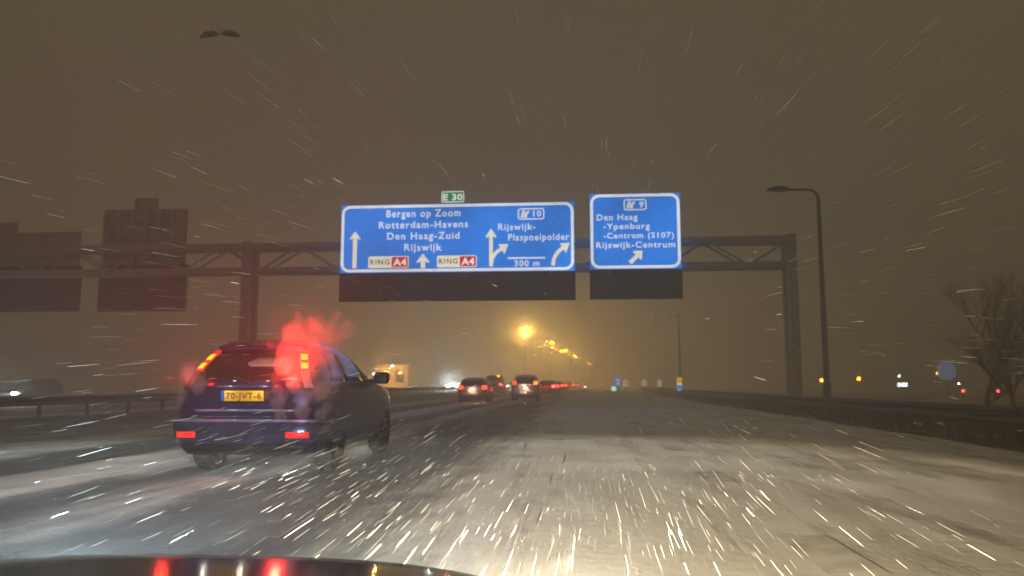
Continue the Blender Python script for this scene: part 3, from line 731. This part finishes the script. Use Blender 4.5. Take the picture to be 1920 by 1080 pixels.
S.patch(rx(lambda z: .02 + abs(z - 1.36) * 1.9 - .10, lambda z: .36), 1.32, 1.43, .014, 8, 4).build('snow_patch', M['oldsnow'], suv, True)  # pale reflection on the rear window, modelled as a patch
point('plate_light', (-.25, -.05, 1.06), (1, .93, .8), 1.1, .02, suv); point('plate_light', (.2, -.05, 1.06), (1, .93, .8), 1.1, .02, suv)
def flare_spot(x, y, z, power):  # extra red spot added to light the flare puffs
    ld = bpy.data.lights.new('tail_beam', 'SPOT'); ld.color = (1, .02, .012); ld.energy = power; ld.spot_size = R(125); ld.spot_blend = .6; ld.shadow_soft_size = .06
    o = bpy.data.objects.new('tail_beam', ld); C.objects.link(o); o.parent = suv; o.location = (x, y, z); o.rotation_euler = (R(-138), 0, 0)
point('tail_light', (.66, -.22, 1.42), (1, .02, .012), 12, .06, suv); point('tail_light', (-.70, -.15, 1.40), (1, .03, .015), 5, .06, suv)
flare_spot(.66, -.14, 1.12, 310); flare_spot(-.72, -.10, 1.10, 45)

# ---- generic car for the rest of the traffic
def paint(name, col, rough=.35): return mat(name, col, rough, .2, .2, 3, 0, .4)
def make_car(name, table, loc, label, body_m, lampz, lampm, heading=0, group=None, glowp=4, plate_z=.85, detail=True, front=False, lens=(.10, .12)):
    r = empty(name, loc, label, 'car', group, heading)
    s = Shell(table); top = s.T[-1][0]; wy2 = s.T[3][2] - .85
    s.body((.8, wy2), .31, 'body', body_m, M['trim'], r, cut=detail)
    for wx in (-.74, .74):
        for wy in (.8, wy2): wheel(r, wx, wy, .315, .2, False)
    belt = next(t[0] for t in s.T if t[2] < s.T[3][2] * .80)
    z1 = top - .17
    s.patch(lambda z: (s.tx(-.62 + (z - belt) * .3, z), s.tx(.62 - (z - belt) * .3, z)), belt + .03, z1, .008, 10, 5).build('rear_window', M['glass'], r, True)
    for sg in (-1, 1):
        s.patch(lambda z: (s.ty(.8 + (z - belt) * .5, z, sg), s.ty(s.lev(z)[2] - .55, z, sg)), belt + .04, z1, .006, 8, 5).build('side_window', M['glass'], r, True)
        wz = s.lev(lampz)[3]
        s.patch(lambda z: (s.tx(sg * (wz - .20 - lens[0] / 2), z), s.tx(sg * (wz - .10 + lens[0] / 3), z)), lampz - lens[1] / 2, lampz + lens[1] / 2, .014, 5, 4).build('tail_lamp', lampm if isinstance(lampm, bpy.types.Material) else lampm[0 if sg < 0 else 1], r, True)
        b = MB(); b.box((sg * (s.T[3][3] + .10), s.lev(belt)[2] - .55, belt + .08), (.18, .12, .13), bev=.04); b.build('wing_mirror', M['trim'], r, True)
    s.patch(lambda z: (-4.2, 4.2), .34, .58, .02, 24, 3).build('bumper', body_m, r, True)
    yp = s.lev(plate_z)[1]
    plate(r, 0, yp - .012, plate_z, .52, .11, R(3))
    if detail: point('plate_light', (0, yp - .16, plate_z + .12), (1, .93, .8), 14, .05, r)
    if glowp: point('tail_light', (0, -.35, lampz), (1, .05, .03), glowp, .5, r)
    return r
c1 = at_depth(885, 757, 47.0)
make_car('car', HATCH, (c1.x, c1.y, .04), 'grey hatchback with two red lamps and yellow plate beside the white glare', paint('grey car paint', (.22, .20, .21)), .90, glow('hot red lamp', (1, .05, .03), 5), glowp=22, plate_z=.72, lens=(.2, .2))
c2 = at_depth(984, 757, 50.0)
make_car('car', [(z * 1.13, a, b_, c) for z, a, b_, c in HATCH], (c2.x, c2.y, .04), 'pale car with high orange red lamps behind the grey hatchback', paint('pale car paint', (.42, .39, .36)), 1.16, (glow('red orange lamp', (1, .07, .015), 3), glow('orange lamp', (1, .22, .02), 4)), glowp=15, plate_z=.80, lens=(.18, .2))
v1 = at_depth(925, 745, 88)
make_car('van', VAN, (v1.x, v1.y, .04), 'white van between the two nearer cars with lamps at roof height', paint('white van paint', (.45, .43, .42)), 1.05, M['farred'], glowp=6, plate_z=.7, detail=False, lens=(.12, .2))
b = MB(); b.box((.55, 0.02, 1.97), (.24, .06, .12), bev=.02); hl = b.build('roof_lamp', M['faramber']); hl.parent = [o for o in bpy.data.objects if o.name.startswith('van') and o.type == 'EMPTY'][0]

# queue of far cars
qm = [paint('queue car paint', (.05, .05, .05))]
q0 = make_car('car', HATCH, (0, 0, 0.04), '', qm[0], .88, M['farred'], glowp=45, group='far cars in the queue ahead', detail=False, lens=(.22, .22))
QUEUE = [(1024, 78, 'far red lit car right beside the pale car, first of the receding queue'), (1034, 96, 'second small red lit car of the receding queue'), (1045, 118, 'third small red lit car of the receding queue'),
         (1053, 135, 'fourth small red lit car of the receding queue'), (1068, 165, 'fifth tiny red lit car of the receding queue'), (1078, 190, 'sixth tiny red lit car of the receding queue'), (1087, 215, 'last tiny red lit car before the white glimmer'), (1123, 240, 'faint red lit car just right of the white glimmer'), (1133, 250, 'farthest faint red lit car left of the mint green light')]
for i, (px, D, lab) in enumerate(QUEUE):
    o = q0 if i == 0 else copy_tree(q0)
    p = at_depth(px, 722, D); o.location = (p.x, p.y, .03); o.rotation_euler = (0, 0, -.05); o['label'] = lab; o['category'] = 'car'

# oncoming cars beyond the median rail
def oncoming(px, D, label, power, lampscale=1.0):
    p = at_depth(px, 726, D)
    r = empty('car', (p.x, p.y + 4.1, .03), label, 'car', 'oncoming cars', math.pi)
    s = Shell(HATCH); fy = s.T[3][2]
    s.body((.8, fy - .85), .31, 'body', qm[0], M['trim'], r, cut=False)
    for wx in (-.74, .74):
        for wy in (.8, fy - .85): wheel(r, wx, wy, .315, .2, False)
    for sg in (-1, 1):
        s.patch(lambda z: (sg * 9.0, sg * 9.9), .60, .60 + .14 * lampscale, .02, 4, 3).build('headlight', M['headlamp'], r, True)
    s.patch(lambda z: (9.2, 12.8) if 0 else (-9.2, -10.99), .98, 1.32, .006, 6, 5).build('windscreen', M['glass'], r, True)
    point('headlight_glow', (0, fy + .9, .75), (.85, 1, .97), power, .3, r)
    return r
oncoming(848, 119, 'oncoming car with dazzling white headlights left of the grey hatchback', 4000, 1.6)
oncoming(958, 158, 'oncoming car with a small pair of white headlights between the near cars', 900)
oncoming(2, 41, 'oncoming car whose white headlight glints over the rail at the left edge', 60, .55)

# ------------------------------------------------------------------ own car: bonnet, front and headlights
ego = empty('own_car', (-.82, 0, 0), 'black bonnet of the car the photo is taken from, bottom left', 'car')
b = MB(); vs = []; fs = []; NU, NV = 40, 22
for i in range(NU + 1):
    u = -1 + 2 * i / NU; au = abs(u)
    ye = 1.93 - .30 * au ** 3.2
    for j in range(NV + 1):
        t = j / NV
        if t < .72:
            k = t / .72; y = .72 + (ye - .72) * k; z = .738 + .105 * (ye - y) -   .060 * au ** 4 + .012 * (1 - au * au) - .05 * max(0, k - .86) ** 1.3
        else:
            k = (t - .72) / .28; y = ye + .20 * math.sin(k * math.pi * .5) - .10 * max(0, k - .6); z = .738 - .060 * au ** 4 - .012 - .46 * k ** 1.2
        vs.append((u * (.90 + .03 * (1 - t)), y, z))
W = NV + 1
for i in range(NU):
    for j in range(NV): fs.append((i * W + j, i * W + j + 1, (i + 1) * W + j + 1, (i + 1) * W + j))
b.add(vs, fs); b.build('bonnet', M['ego'], ego, True)

def beam(name, x, col, power, spill, azc, sig, cutdeg):
    """low beam: sharp cut-off, strongest just under it"""
    ld = bpy.data.lights.new(name, 'SPOT'); ld.color = col; ld.energy = power; ld.spot_size = R(165); ld.spot_blend = 0.25; ld.shadow_soft_size = 0.03
    ld.use_nodes = True; n = ld.node_tree.nodes; l = ld.node_tree.links; em = n['Emission']
    tcn = n.new('ShaderNodeTexCoord'); sx = n.new('ShaderNodeSeparateXYZ'); l.new(tcn.outputs['Normal'], sx.inputs[0])
    def mth(op, a, b2=None, c=None, clamp=False):
        m = n.new('ShaderNodeMath'); m.operation = op; m.use_clamp = clamp
        for i, v in enumerate((a, b2, c)):
            if v is None: continue
            if isinstance(v, (int, float)): m.inputs[i].default_value = v
            else: l.new(v, m.inputs[i])
        return m.outputs[0]
    # spot looks along its -z, turned so that local y is up and local x is right
    el = mth('MULTIPLY', sx.outputs[1], ELS)                        # sine of the elevation
    fwd = mth('MAXIMUM', mth('ABSOLUTE', sx.outputs[2]), 1e-3)
    az = mth('MULTIPLY', mth('DIVIDE', sx.outputs[0], fwd), AZS)    # tangent of the azimuth, right positive
    cut = mth('ADD', -math.sin(R(cutdeg)), mth('MULTIPLY', mth('MAXIMUM', mth('SUBTRACT', az, .25), 0), -.030))
    under = mth('DIVIDE', mth('SUBTRACT', cut, el), .006, clamp=True)
    dep = mth('MAXIMUM', mth('MULTIPLY', el, -1), math.sin(R(cutdeg)))
    prof = mth('POWER', mth('DIVIDE', math.sin(R(cutdeg)), dep), 3.2)
    side = mth('DIVIDE', mth('SUBTRACT', az, azc), sig); side = mth('POWER', 2.718, mth('MULTIPLY', mth('MULTIPLY', side, side), -.5))
    over = mth('MULTIPLY', mth('POWER', 2.718, mth('MULTIPLY', mth('MAXIMUM', mth('SUBTRACT', el, cut), 0), -2.6)), spill)
    tot = mth('MULTIPLY', mth('ADD', mth('MULTIPLY', under, prof), over), side)
    l.new(tot, em.inputs['Strength'])
    o = bpy.data.objects.new(name, ld); C.objects.link(o); o.parent = ego; o.location = (x, 2.14, .60); o.rotation_euler = (R(90), 0, 0)
    return o
ELS, AZS = 1.0, 1.0
for sg in (-1, 1):
    b = MB(); b.tube([(sg * .64, 1.93, .52), (sg * .64, 2.05, .52), (sg * .64, 2.07, .52)], [.09, .09, .06], 16); hb = b.build('headlight', M['clear'], ego, True)
beam('low_beam', -.66, (0.72, 0.91, 1.0), 52000, .020, -.42, .66, 1.95)
beam('low_beam', .66, (1.0, 0.79, 0.48), 62000, .013, .32, .80, 1.95)

# ------------------------------------------------------------------ right and far things
def far_building(name, label, px0, px1, ytop, D, col, rows, lit, wall_light=None):
    a = at_depth(px0, ytop, D); c = at_depth(px1, ytop, D); wd = c.x - a.x; h = a.z
    r = empty(name, ((a.x + c.x) / 2, a.y, -.25), label, 'building')
    m = mat(name + ' wall', col, .8, 0, .12, .4)
    b = MB(); b.box((0, 5, h / 2 + .12), (wd, 10, h + .25)); b.build('wall', m, r)
    b = MB(); b.box((0, 5, h + .33), (wd + .5, 10.5, .22)); b.build('roof', M['trim'], r)
    n = max(2, int(wd / 3.2))
    for j in range(rows):
        for i in range(n):
            x = -wd / 2 + wd * (i + .5) / n; z = h * (j + .55) / rows
            b = MB(); b.box((x, -.03, z), (wd / n * .55, .08, h / rows * .4)); w_ = b.build('window', M['farwhite'] if (i, j) in lit else M['glass'], r)
    return r
fb = far_building('warehouse', 'low amber lit building beyond the rail behind the dark car', 704, 766, 684, 165, (.50, .40, .26), 1, ())
for px, py, lab in ((725, 702, 'white floodlight before the amber building, nearest its middle'), (735.5, 686, 'white floodlight at roof height of the amber building'), (701, 701, 'white floodlight at the left end of the amber building')):
    p = at_depth(px, py, 158)
    r = empty('floodlight', (p.x, p.y, 0), lab, 'floodlight', 'floodlights at the amber building')
    b = MB(); b.tube([(0, 0, 0), (0, 0, p.z)], .07, 6); b.build('pole', M['pole'], r)
    b = MB(); b.box((0, 0, p.z), (.5, .3, .42), bev=.08); b.build('lamp_head', M['farwhite'], r)
    point('amber_flood', (0, 1.5, p.z + .5), (1, .52, .13), 3600, .3, r)
far_building('office_building', 'distant dark building with a strip of white lit windows at right', 1640, 1705, 694, 190, (.06, .055, .05), 2, ((1, 0), (2, 0)) )
# small lights at right
def marker_lamp(name, px, py, D, m, label, size=.3, group='small lights beyond the right rail'):
    p = at_depth(px, py, D); r = empty(name, (p.x, p.y, -.25), label, 'lamp', group)
    b = MB(); b.tube([(0, 0, 0), (0, 0, p.z + .25)], [.06, .04], 6); b.build('pole', M['pole'], r)
    b = MB(); b.box((0, 0, p.z + .25), (size, size * .7, size), bev=size * .3); b.build('lamp_head', m, r)
    return r
marker_lamp('street_lamp', 1541, 713, 110, M['faramber'], 'small orange lamp at the foot of the unlit lamp post', .5)
marker_lamp('street_lamp', 1546, 693, 140, M['faramber'], 'tiny amber lamp just above the small orange lamp by the post', .35)
marker_lamp('street_lamp', 1610, 710, 120, M['faramber'], 'small orange lamp standing alone left of the lit windows', .55)
marker_lamp('street_lamp', 1686, 705, 150, M['farwhite'], 'tiny white lamp just right of the lit windows', .4)
marker_lamp('street_lamp', 1757, 700, 120, M['faramber'], 'tiny orange lamp immediately left of the pale blue sign', .32)
marker_lamp('street_lamp', 1798, 719, 120, M['farwhite'], 'tiny white lamp low to the right of the pale blue sign', .25)
marker_lamp('warning_lamp', 1806, 733, 70, M['farred'], 'tiny red lamp below the pale blue sign', .2)
marker_lamp('warning_lamp', 1871, 733, 70, M['farred'], 'tiny red lamp at the foot of the bare tree', .2)
marker_lamp('street_lamp', 1910, 698, 100, M['cream'], 'dim white lamp behind the bare tree at the right edge', .45)
# blue lit sign
p = at_depth(1775, 695, 95)
r = empty('totem_sign', (p.x, p.y, -.25), 'pale blue lit square sign on a post near the bare tree', 'sign')
M['paleblue'] = glow('pale blue lit face', (.14, .26, .44), .75, noise_amt=.4)
b = MB(); b.prism(rrect(-.95, p.z - .85, .95, p.z + 1.25, .75, 8), -.2, .2); b.build('face_panel', M['paleblue'], r)
b = MB(); b.tube([(0, .05, 0), (0, .05, p.z - .8)], .05, 8); b.build('pole', M['pole'], r)
# marker boards and small signs at the gore
M['board'] = glow('lit pale board', (.72, .60, .46), .8)  # unlit boards, glow added in place of headlight they return
def board(px, py, D, wpx, hpx, label, m, name='marker_board', group=None, cat='sign'):
    p = at_depth(px, py, D); wd = wpx * D / F; h = hpx * D / F
    r = empty(name, (p.x, p.y, 0), label, cat, group)
    b = MB(); b.tube([(0, .06, 0), (0, .06, p.z)], .04, 8); b.build('pole', M['pole'], r)
    b = MB(); b.prism(rrect(-wd / 2, p.z - h / 2, wd / 2, p.z + h / 2, wd * .15, 3), -.02, .02); b.build('face_panel', m, r)
    return r, wd, h, p
for px, lab in ((1173, 'small pale lit board immediately right of the little blue sign'), (1208, 'middle one of three small pale lit boards beyond the gore'), (1236.5, 'small pale lit board nearest to the yellow and blue sign')):
    r, wd, h, p = board(px, 718.5, 85, 8.5, 12, lab, M['board'], group='pale boards beyond the gore')
    b = MB(); b.tube([(-wd * .05, -.03, p.z + h * .28), (wd * .15, -.03, p.z + h * .1), (wd * .05, -.03, p.z - h * .15), (-wd * .2, -.03, p.z - h * .28)], .035, 5); b.build('chevron', M['darkink'], r)
M['skyblue'] = glow('lit small blue face', (.10, .26, .80), .8)
r, wd, h, p = board(1158, 716, 95, 14.5, 17.5, 'little lit blue sign at the end of the queue', M['skyblue'], 'road_sign')
b = MB(); b.box((0, -.03, p.z + h * .22), (wd * .55, .01, h * .10)); b.box((wd * .08, -.03, p.z - h * .18), (wd * .3, .01, h * .25)); b.build('lettering', M['white'], r)
r, wd, h, p = board(1274, 720, 60, 9, 24, 'slim upright sign, yellow above and blue below, right of the pale boards', M['white'], 'road_sign')
M['yel'] = glow('lit yellow face', (.85, .50, .01), .9); M['bl2'] = glow('lit blue half', (.07, .25, .75), .9)
b = MB(); b.box((0, -.03, p.z + h * .26), (wd * .96, .01, h * .46)); b.build('yellow_field', M['yel'], r)
b = MB(); b.box((0, -.03, p.z - h * .28), (wd * .96, .01, h * .42)); b.build('blue_field', M['bl2'], r)
M['mint'] = glow('green white light', (.35, 1.0, .70), 2.0)
marker_lamp('signal_lamp', 1151, 729, 90, M['mint'], 'small mint green light under the little blue sign', .5, None)
marker_lamp('signal_lamp', 1098, 728, 230, M['farwhite'], 'white glimmer at the right end of the red queue', 1.0, None)
# far gantry with a blue sign
a = at_depth(1065, 684.5, 284); c = at_depth(1119, 698, 284)
r = empty('sign_gantry', ((a.x + c.x) / 2, a.y, 0), 'distant gantry with a hazy blue sign under the amber lamps', 'gantry')
M['farblue'] = glow('far blue face', (.05, .10, .42), .9)
b = MB(); b.box((0, 0, (a.z + c.z) / 2), (c.x - a.x, .2, a.z - c.z)); b.build('sign_panel', M['farblue'], r)
for x in (-9, 16):
    b = MB(); b.box((x, .5, a.z / 2), (.4, .4, a.z)); b.build('leg', M['steel'], r)
b = MB(); b.box((3.5, .5, a.z - .4), (25.6, .5, .6)); b.build('beam', M['steel'], r)

# ------------------------------------------------------------------ bare trees at the right edge
def bare_tree(px, D, H, label, seed, spread=1.0):
    rnd = random.Random(seed); p = at_depth(px, 740, D)
    r = empty('tree', (p.x, p.y, -.25), label, 'tree', 'bare trees at the right edge')
    tr = MB(); tw = MB()
    tips = []
    def grow(a, d, L, rad, lev):
        pts = [a]; q = a.copy(); dd = d.copy(); n = 4
        for k in range(n):
            dd = (dd + Vector((rnd.uniform(-.2, .2), rnd.uniform(-.2, .2), rnd.uniform(-.05, .18)))).normalized(); q = q + dd * L / n; pts.append(q.copy())
        (tr if lev < 2 else tw).tube(pts, [rad * (1 - .55 * k / n) for k in range(n + 1)], 6 if lev < 2 else 3, False)
        if lev >= 5: return
        m = (9, 6, 5, 4, 4)[lev]
        for k in range(m):
            t = rnd.uniform(.12, 1); i = min(n - 1, int(t * n)); base = pts[i].lerp(pts[i + 1], t * n - i) if i + 1 <= n else pts[-1]
            ang = rnd.uniform(0, 6.28); s_ = rnd.uniform(.45, 1.0) * spread
            nd = (dd * .9 + Vector((math.cos(ang) * s_, math.sin(ang) * s_, rnd.uniform(-.05, .5)))).normalized()
            grow(base, nd, L * rnd.uniform(.5, .74), rad * .42, lev + 1)
    grow(Vector((0, 0, 0)), Vector((0, 0, 1)), H * .42, .13, 0)
    tr.build('trunk', M['bark'], r); tw.build('crown', M['twig'], r)
bare_tree(1900, 44, 9.5, 'tallest bare tree with dense twigs at the right edge', 3)
bare_tree(1850, 40, 6.0, 'lower bare bush in front left of the tallest tree', 9, 1.3)
bare_tree(1990, 42, 8.5, 'bare tree cut off by the right edge of the photo', 21)

# ------------------------------------------------------------------ snow in the air: slivers driven along the road
rnd = random.Random(11)
b = MB()
DRV = Vector((0.02, 1.0, 0.066)).normalized()
def flake(p, L, rad):
    d = (DRV + Vector((rnd.gauss(0, .014), 0, rnd.gauss(0, .014)))).normalized()
    u = d.cross(Vector((0, 0, 1))).normalized(); v = d.cross(u); n = 4
    q = [p - d * L / 2] + [p - d * L * .3 + (u * math.cos(1.5708 * k) + v * math.sin(1.5708 * k)) * rad for k in range(n)] + [p + d * L * .3 + (u * math.cos(1.5708 * k) + v * math.sin(1.5708 * k)) * rad for k in range(n)] + [p + d * L / 2]
    f = [(0, 1 + (k + 1) % n, 1 + k) for k in range(n)] + [(1 + k, 1 + (k + 1) % n, 1 + n + (k + 1) % n, 1 + n + k) for k in range(n)] + [(1 + n + k, 1 + n + (k + 1) % n, 9) for k in range(n)]
    b.v += [tuple(x) for x in q]; o = len(b.v) - 10; b.f += [tuple(o + i for i in t) for t in f]; b.mi += [0] * len(f)
cnt = 0
while cnt < 1350:
    y = 3 + 20 * rnd.random() ** 1.1; x = rnd.uniform(-.95, .55) * (y + 2.0); z = rnd.uniform(.05, 1.1 + .32 * y)
    if z > 1.6 and rnd.random() < .45: continue
    flake(Vector((x, y, z)), rnd.uniform(.08, .30), (.0008 + .0020 * rnd.random() ** 3) * (.7 + .06 * y)); cnt += 1
for k in range(1250):
    y = 2.5 + 7 * rnd.random() ** 1.2; x = rnd.gauss(-.10, .20) * y + .2; z = rnd.uniform(.05, .95)
    flake(Vector((x, y, z)), rnd.uniform(.10, .42), (.0007 + .0019 * rnd.random() ** 3) * (.7 + .06 * y))
for k in range(1500):
    y = 4 + 14 * rnd.random(); x = rnd.uniform(-.62, .55) * y; z = 1.2 + rnd.uniform(.0, .48) * y
    flake(Vector((x, y, z)), rnd.uniform(.15, .5), (.0006 + .0011 * rnd.random() ** 3) * (.6 + .07 * y))
for k in range(900):
    y = rnd.uniform(7, 20); x = (rnd.uniform(1000, 1330) - 1081) / F * y; z = 1.15 + rnd.uniform(-.02, .16) * y
    flake(Vector((x, y, z)), rnd.uniform(.03, .10), (.0015 + .003 * rnd.random() ** 3) * (.5 + .06 * y))
me = bpy.data.meshes.new('falling_snow'); me.from_pydata(b.v, [], b.f)
tag(link('falling_snow', me, M['flake']), 'wind driven slivers of snow in the headlights', 'snow', kind='stuff')

# ------------------------------------------------------------------ spray, added flare and glare puffs, haze
def volume_mat(name, col, dens, aniso):
    m = bpy.data.materials.new(name); m.use_nodes = True; n = m.node_tree.nodes; l = m.node_tree.links; n.clear()
    o = n.new('ShaderNodeOutputMaterial'); v = n.new('ShaderNodeVolumePrincipled')
    v.inputs['Color'].default_value = col + (1,); v.inputs['Density'].default_value = dens; v.inputs['Anisotropy'].default_value = aniso
    l.new(v.outputs[0], o.inputs['Volume']); return m
M['spray'] = volume_mat('spray', (.95, .95, .95), 2.0, .0)  # for puffs added to give the red tail lamp flare a body
M['spray2'] = volume_mat('thin spray', (.95, .95, .95), .9, .0)
M['mist'] = volume_mat('wheel mist', (.9, .9, .9), .12, .1)
def puff(name, c, rad, m, label, seed, cat='spray', ax=(1, 1, 1)):
    bm = bmesh.new(); bmesh.ops.create_icosphere(bm, subdivisions=3, radius=1)
    for v in bm.verts:
        k = 1 + .28 * noise.noise(v.co * 1.4 + Vector((seed * 3.1, seed, 0)))
        v.co = Vector((v.co.x * ax[0], v.co.y * ax[1], v.co.z * ax[2])) * rad * k
    me = bpy.data.meshes.new(name); bm.to_mesh(me); bm.free()
    o = link(name, me, m, None, True); o.location = c
    return tag(o, label, cat, 'puffs of spray behind the cars', 'stuff')
rp_ = random.Random(5); placed = []
PZ = [(585, 668, 48, 66, 34, 1.0), (590, 618, 36, 26, 8, .8), (560, 735, 35, 35, 8, .8), (352, 715, 16, 28, 6, .8)]
for cx, cy0, sx, sy, n, dn in PZ:
    k = 0; tries = 0
    while k < n and tries < 400:
        tries += 1
        px = rp_.gauss(cx, sx * .62); py = rp_.gauss(cy0, sy * .62); D = rp_.uniform(8.9, 9.62); rad = rp_.uniform(.045, .125)
        if abs(px - 566) < 17 and 668 < py < 722: continue
        if py < 588 or py > 800 or px < 325 or (px > 400 and px < 505) or px > 655: continue
        c = at_depth(px, py, D)
        if any((c - q).length < (rad + rq) * 1.2 for q, rq in placed): continue
        placed.append((c, rad)); k += 1
        puff('snow_spray', c, rad, M['spray'] if rp_.random() < .6 else M['spray2'], 'reddish puff of snow dust around the lamps of the dark blue car', k, ax=(1, .7, rp_.uniform(.9, 1.25)))
M['lampmist'] = volume_mat('lamp flurry', (.95, .95, .95), .014, .2)
M['redmist'] = volume_mat('fine spray', (.95, .95, .95), .55, .0)  # soft volume added as red flare round the tail lamps
puff('snow_spray', at_depth(588, 672, 9.45), .40, M['redmist'], 'soft cloud of fine spray glowing red round the right lamp of the dark blue car', 91, ax=(1.05, .6, 1.25))
puff('snow_spray', at_depth(585, 640, 9.75), .62, volume_mat('thin red mist', (.95, .95, .95), .15, 0), 'soft cloud of fine spray glowing red round the right lamp of the dark blue car', 95, ax=(1.0, .5, 1.0))
puff('snow_spray', at_depth(364, 704, 9.5), .17, M['redmist'], 'soft cloud of fine spray glowing red round the left lamp of the dark blue car', 92, ax=(.9, .6, 1.2))
for i, (px, py, D, rp, ax) in enumerate([(668, 852, 11.9, 26, (1.1, 2.6, .7)), (900, 765, 45, 26, (1.5, 2, .5)), (1010, 760, 48, 24, (1.6, 2, .5))]):
    puff('wheel_spray', at_depth(px, py, D), rp * D / F, M['mist'] if D < 20 else M['mist'], 'grey mist of spray thrown up by the wheels of a car ahead', 40 + i, ax=ax)

for (px, py, D, rad) in ((985, 617, 161, 4.6), (1032, 642, 212, 3.2)):  # added volumes that stand for the glare round the lamps
    puff('lamp_flurry', at_depth(px, py + 3, D - 1.5), rad, M['lampmist'], 'flurry of snow glowing round an amber motorway lamp', int(D), ax=(1, .5, .85))
puff('glare_snow', at_depth(846, 722, 115), 2.2, volume_mat('lit flurry', (.95, .95, .95), .10, .3), 'flurry of snow lit by the dazzling oncoming headlights', 77, ax=(1.2, 1, 1))  # added volume that stands for the headlight glare
hz = MB(); hz.box((40, 600, 10.4), (700, 1330, 23.6)); hzo = hz.build('haze', volume_mat('snowy air', (.93, .93, .92), .013, .4))
tag(hzo, 'snow laden night air dimming everything far away', 'haze', kind='stuff')
